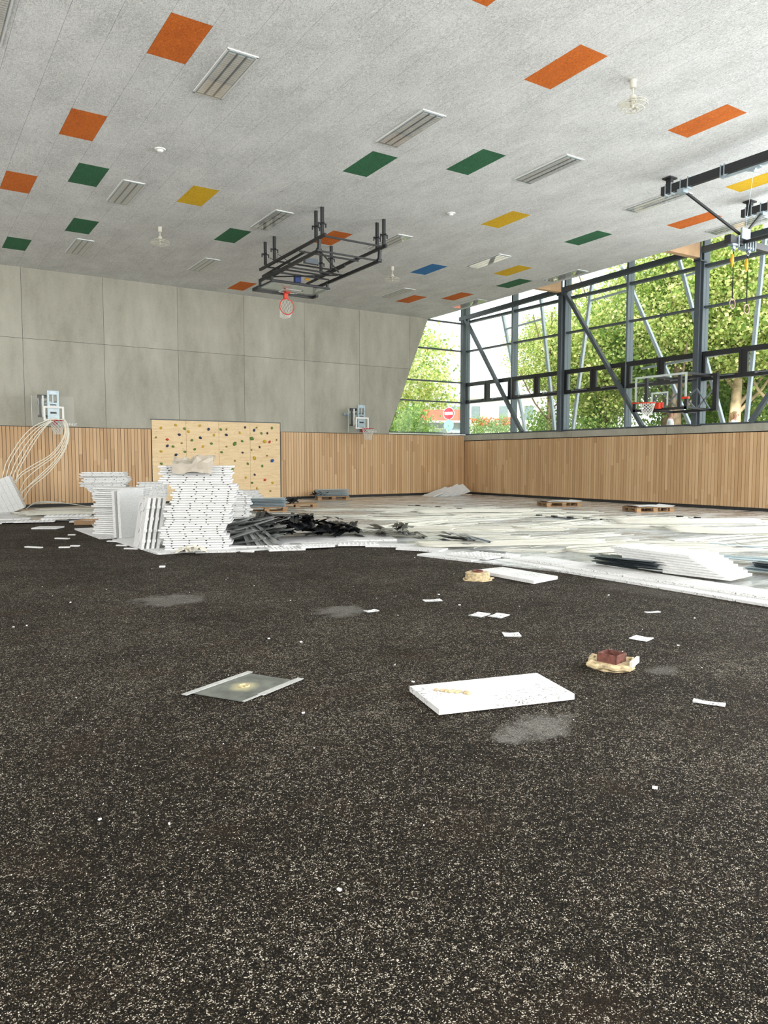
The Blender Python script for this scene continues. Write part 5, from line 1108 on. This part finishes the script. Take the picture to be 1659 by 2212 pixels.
# paper labels
for i, (x_, y_, w_, h_, r_, lab_) in enumerate(((-16.56, -19.73, .20, .12, -20, 'small paper sheet farthest back on the black floor right of the dust patch'), (-16.63, -20.6, .2, .15, 20, 'left one of the two marked paper sheets lying side by side'), (-16.50, -20.74, .2, .15, 20, 'right one of the two marked paper sheets lying side by side'), (-16.95, -21.41, .15, .15, -33, 'square white paper sheet with faint drawing, alone on the black floor'),
    (-16.11, -22.13, .16, .16, -75, 'tilted white paper sheet with scribbles above the foam collar'), (-17.19, -23.49, .19, .07, -62, 'narrow white strip with dark marks at the right below the foam collar'), (-17.43, -19.85, .14, .10, 0, 'small marked paper scrap beside the middle dust patch'), (-15.08, -21.46, .16, .06, -20, 'white paper scrap near the foam board edge at the right'))):
    b = cloth(w_, h_, 5, 4, lambda u, v_: (u, v_, .004+.006*(u/w_*2)**2), 'paper'); b.add([(-w_/2, -h_/2, .003), (w_/2, -h_/2, .003), (w_/2, h_/2, .003), (-w_/2, h_/2, .003)], [(3, 2, 1, 0)])
    solo('paper_sheet', b, 'paper_marked' if i not in (7,) else 'paper', lab_, 'paper', 'papers on the black floor', (x_, y_, .001), (0, 0, math.radians(r_)))
# crumbs and strips of white foam
q = random.Random(31)
strips = [(-19.42, -11.91, .35), (-18.72, -10.62, .3), (-18.77, -12.09, .15), (-18.97, -12.21, .18), (-18.0, -11.7, .28), (-18.05, -12.48, .22), (-18.04, -13.07, .26), (-18.26, -15.54, .08), (-16.53, -14.54, .22), (-18.42, -9.96, .14)]
where = ['left edge of the black floor', 'behind the leftmost strips', 'in the middle of the left scraps', 'just left of the middle scraps', 'beside the edge board', 'next to the edge board corner', 'closest to the leaning boards', 'alone before the scraps', 'before the fanned plate pile', 'left of the wooden frame']
for (x_, y_, w_), l_ in zip(strips, where):
    solo('foam_strip', MB().box(-w_/2, w_/2, -.035, .035, 0, .02).box(-w_/2+.02, w_/2-.06, .03, .05, 0, .014), 'eps', 'white foam strip lying '+l_, 'foam scrap', 'foam strips on the black floor', (x_, y_, .003), (0, 0, math.radians(-33+q.uniform(-20, 20))))
b = MB()
for (x_, y_) in [(-16.48, -20.1), (-15.99, -20.49), (-17.86, -18.87), (-20.26, -17.96), (-20.79, -22.99), (-19.64, -22.78), (-16.85, -23.59), (-16.88, -21.82), (-16.6, -22.33), (-17.27, -23.22), (-18.14, -23.23), (-18.5, -22.09), (-19.69, -23.75), (-14.1, -21.09)]+[(-20.8+q.random()*6.5, -24.2+q.random()*9) for _ in range(70)]:
    s_ = q.uniform(.005, .013) if q.random() < .25 else q.uniform(.002, .006); M_ = Matrix.Translation((x_, y_, s_*.5+.002)) @ Matrix.Rotation(q.random()*6, 4, 'Z'); b.box(-s_, s_, -s_*.6, s_*.6, -s_*.4, s_*.4, M_)
link('foam_crumbs', b.mesh('foam_crumbs', 'eps'), None, label='scattered white foam crumbs on the black floor', category='crumbs', kind='stuff')
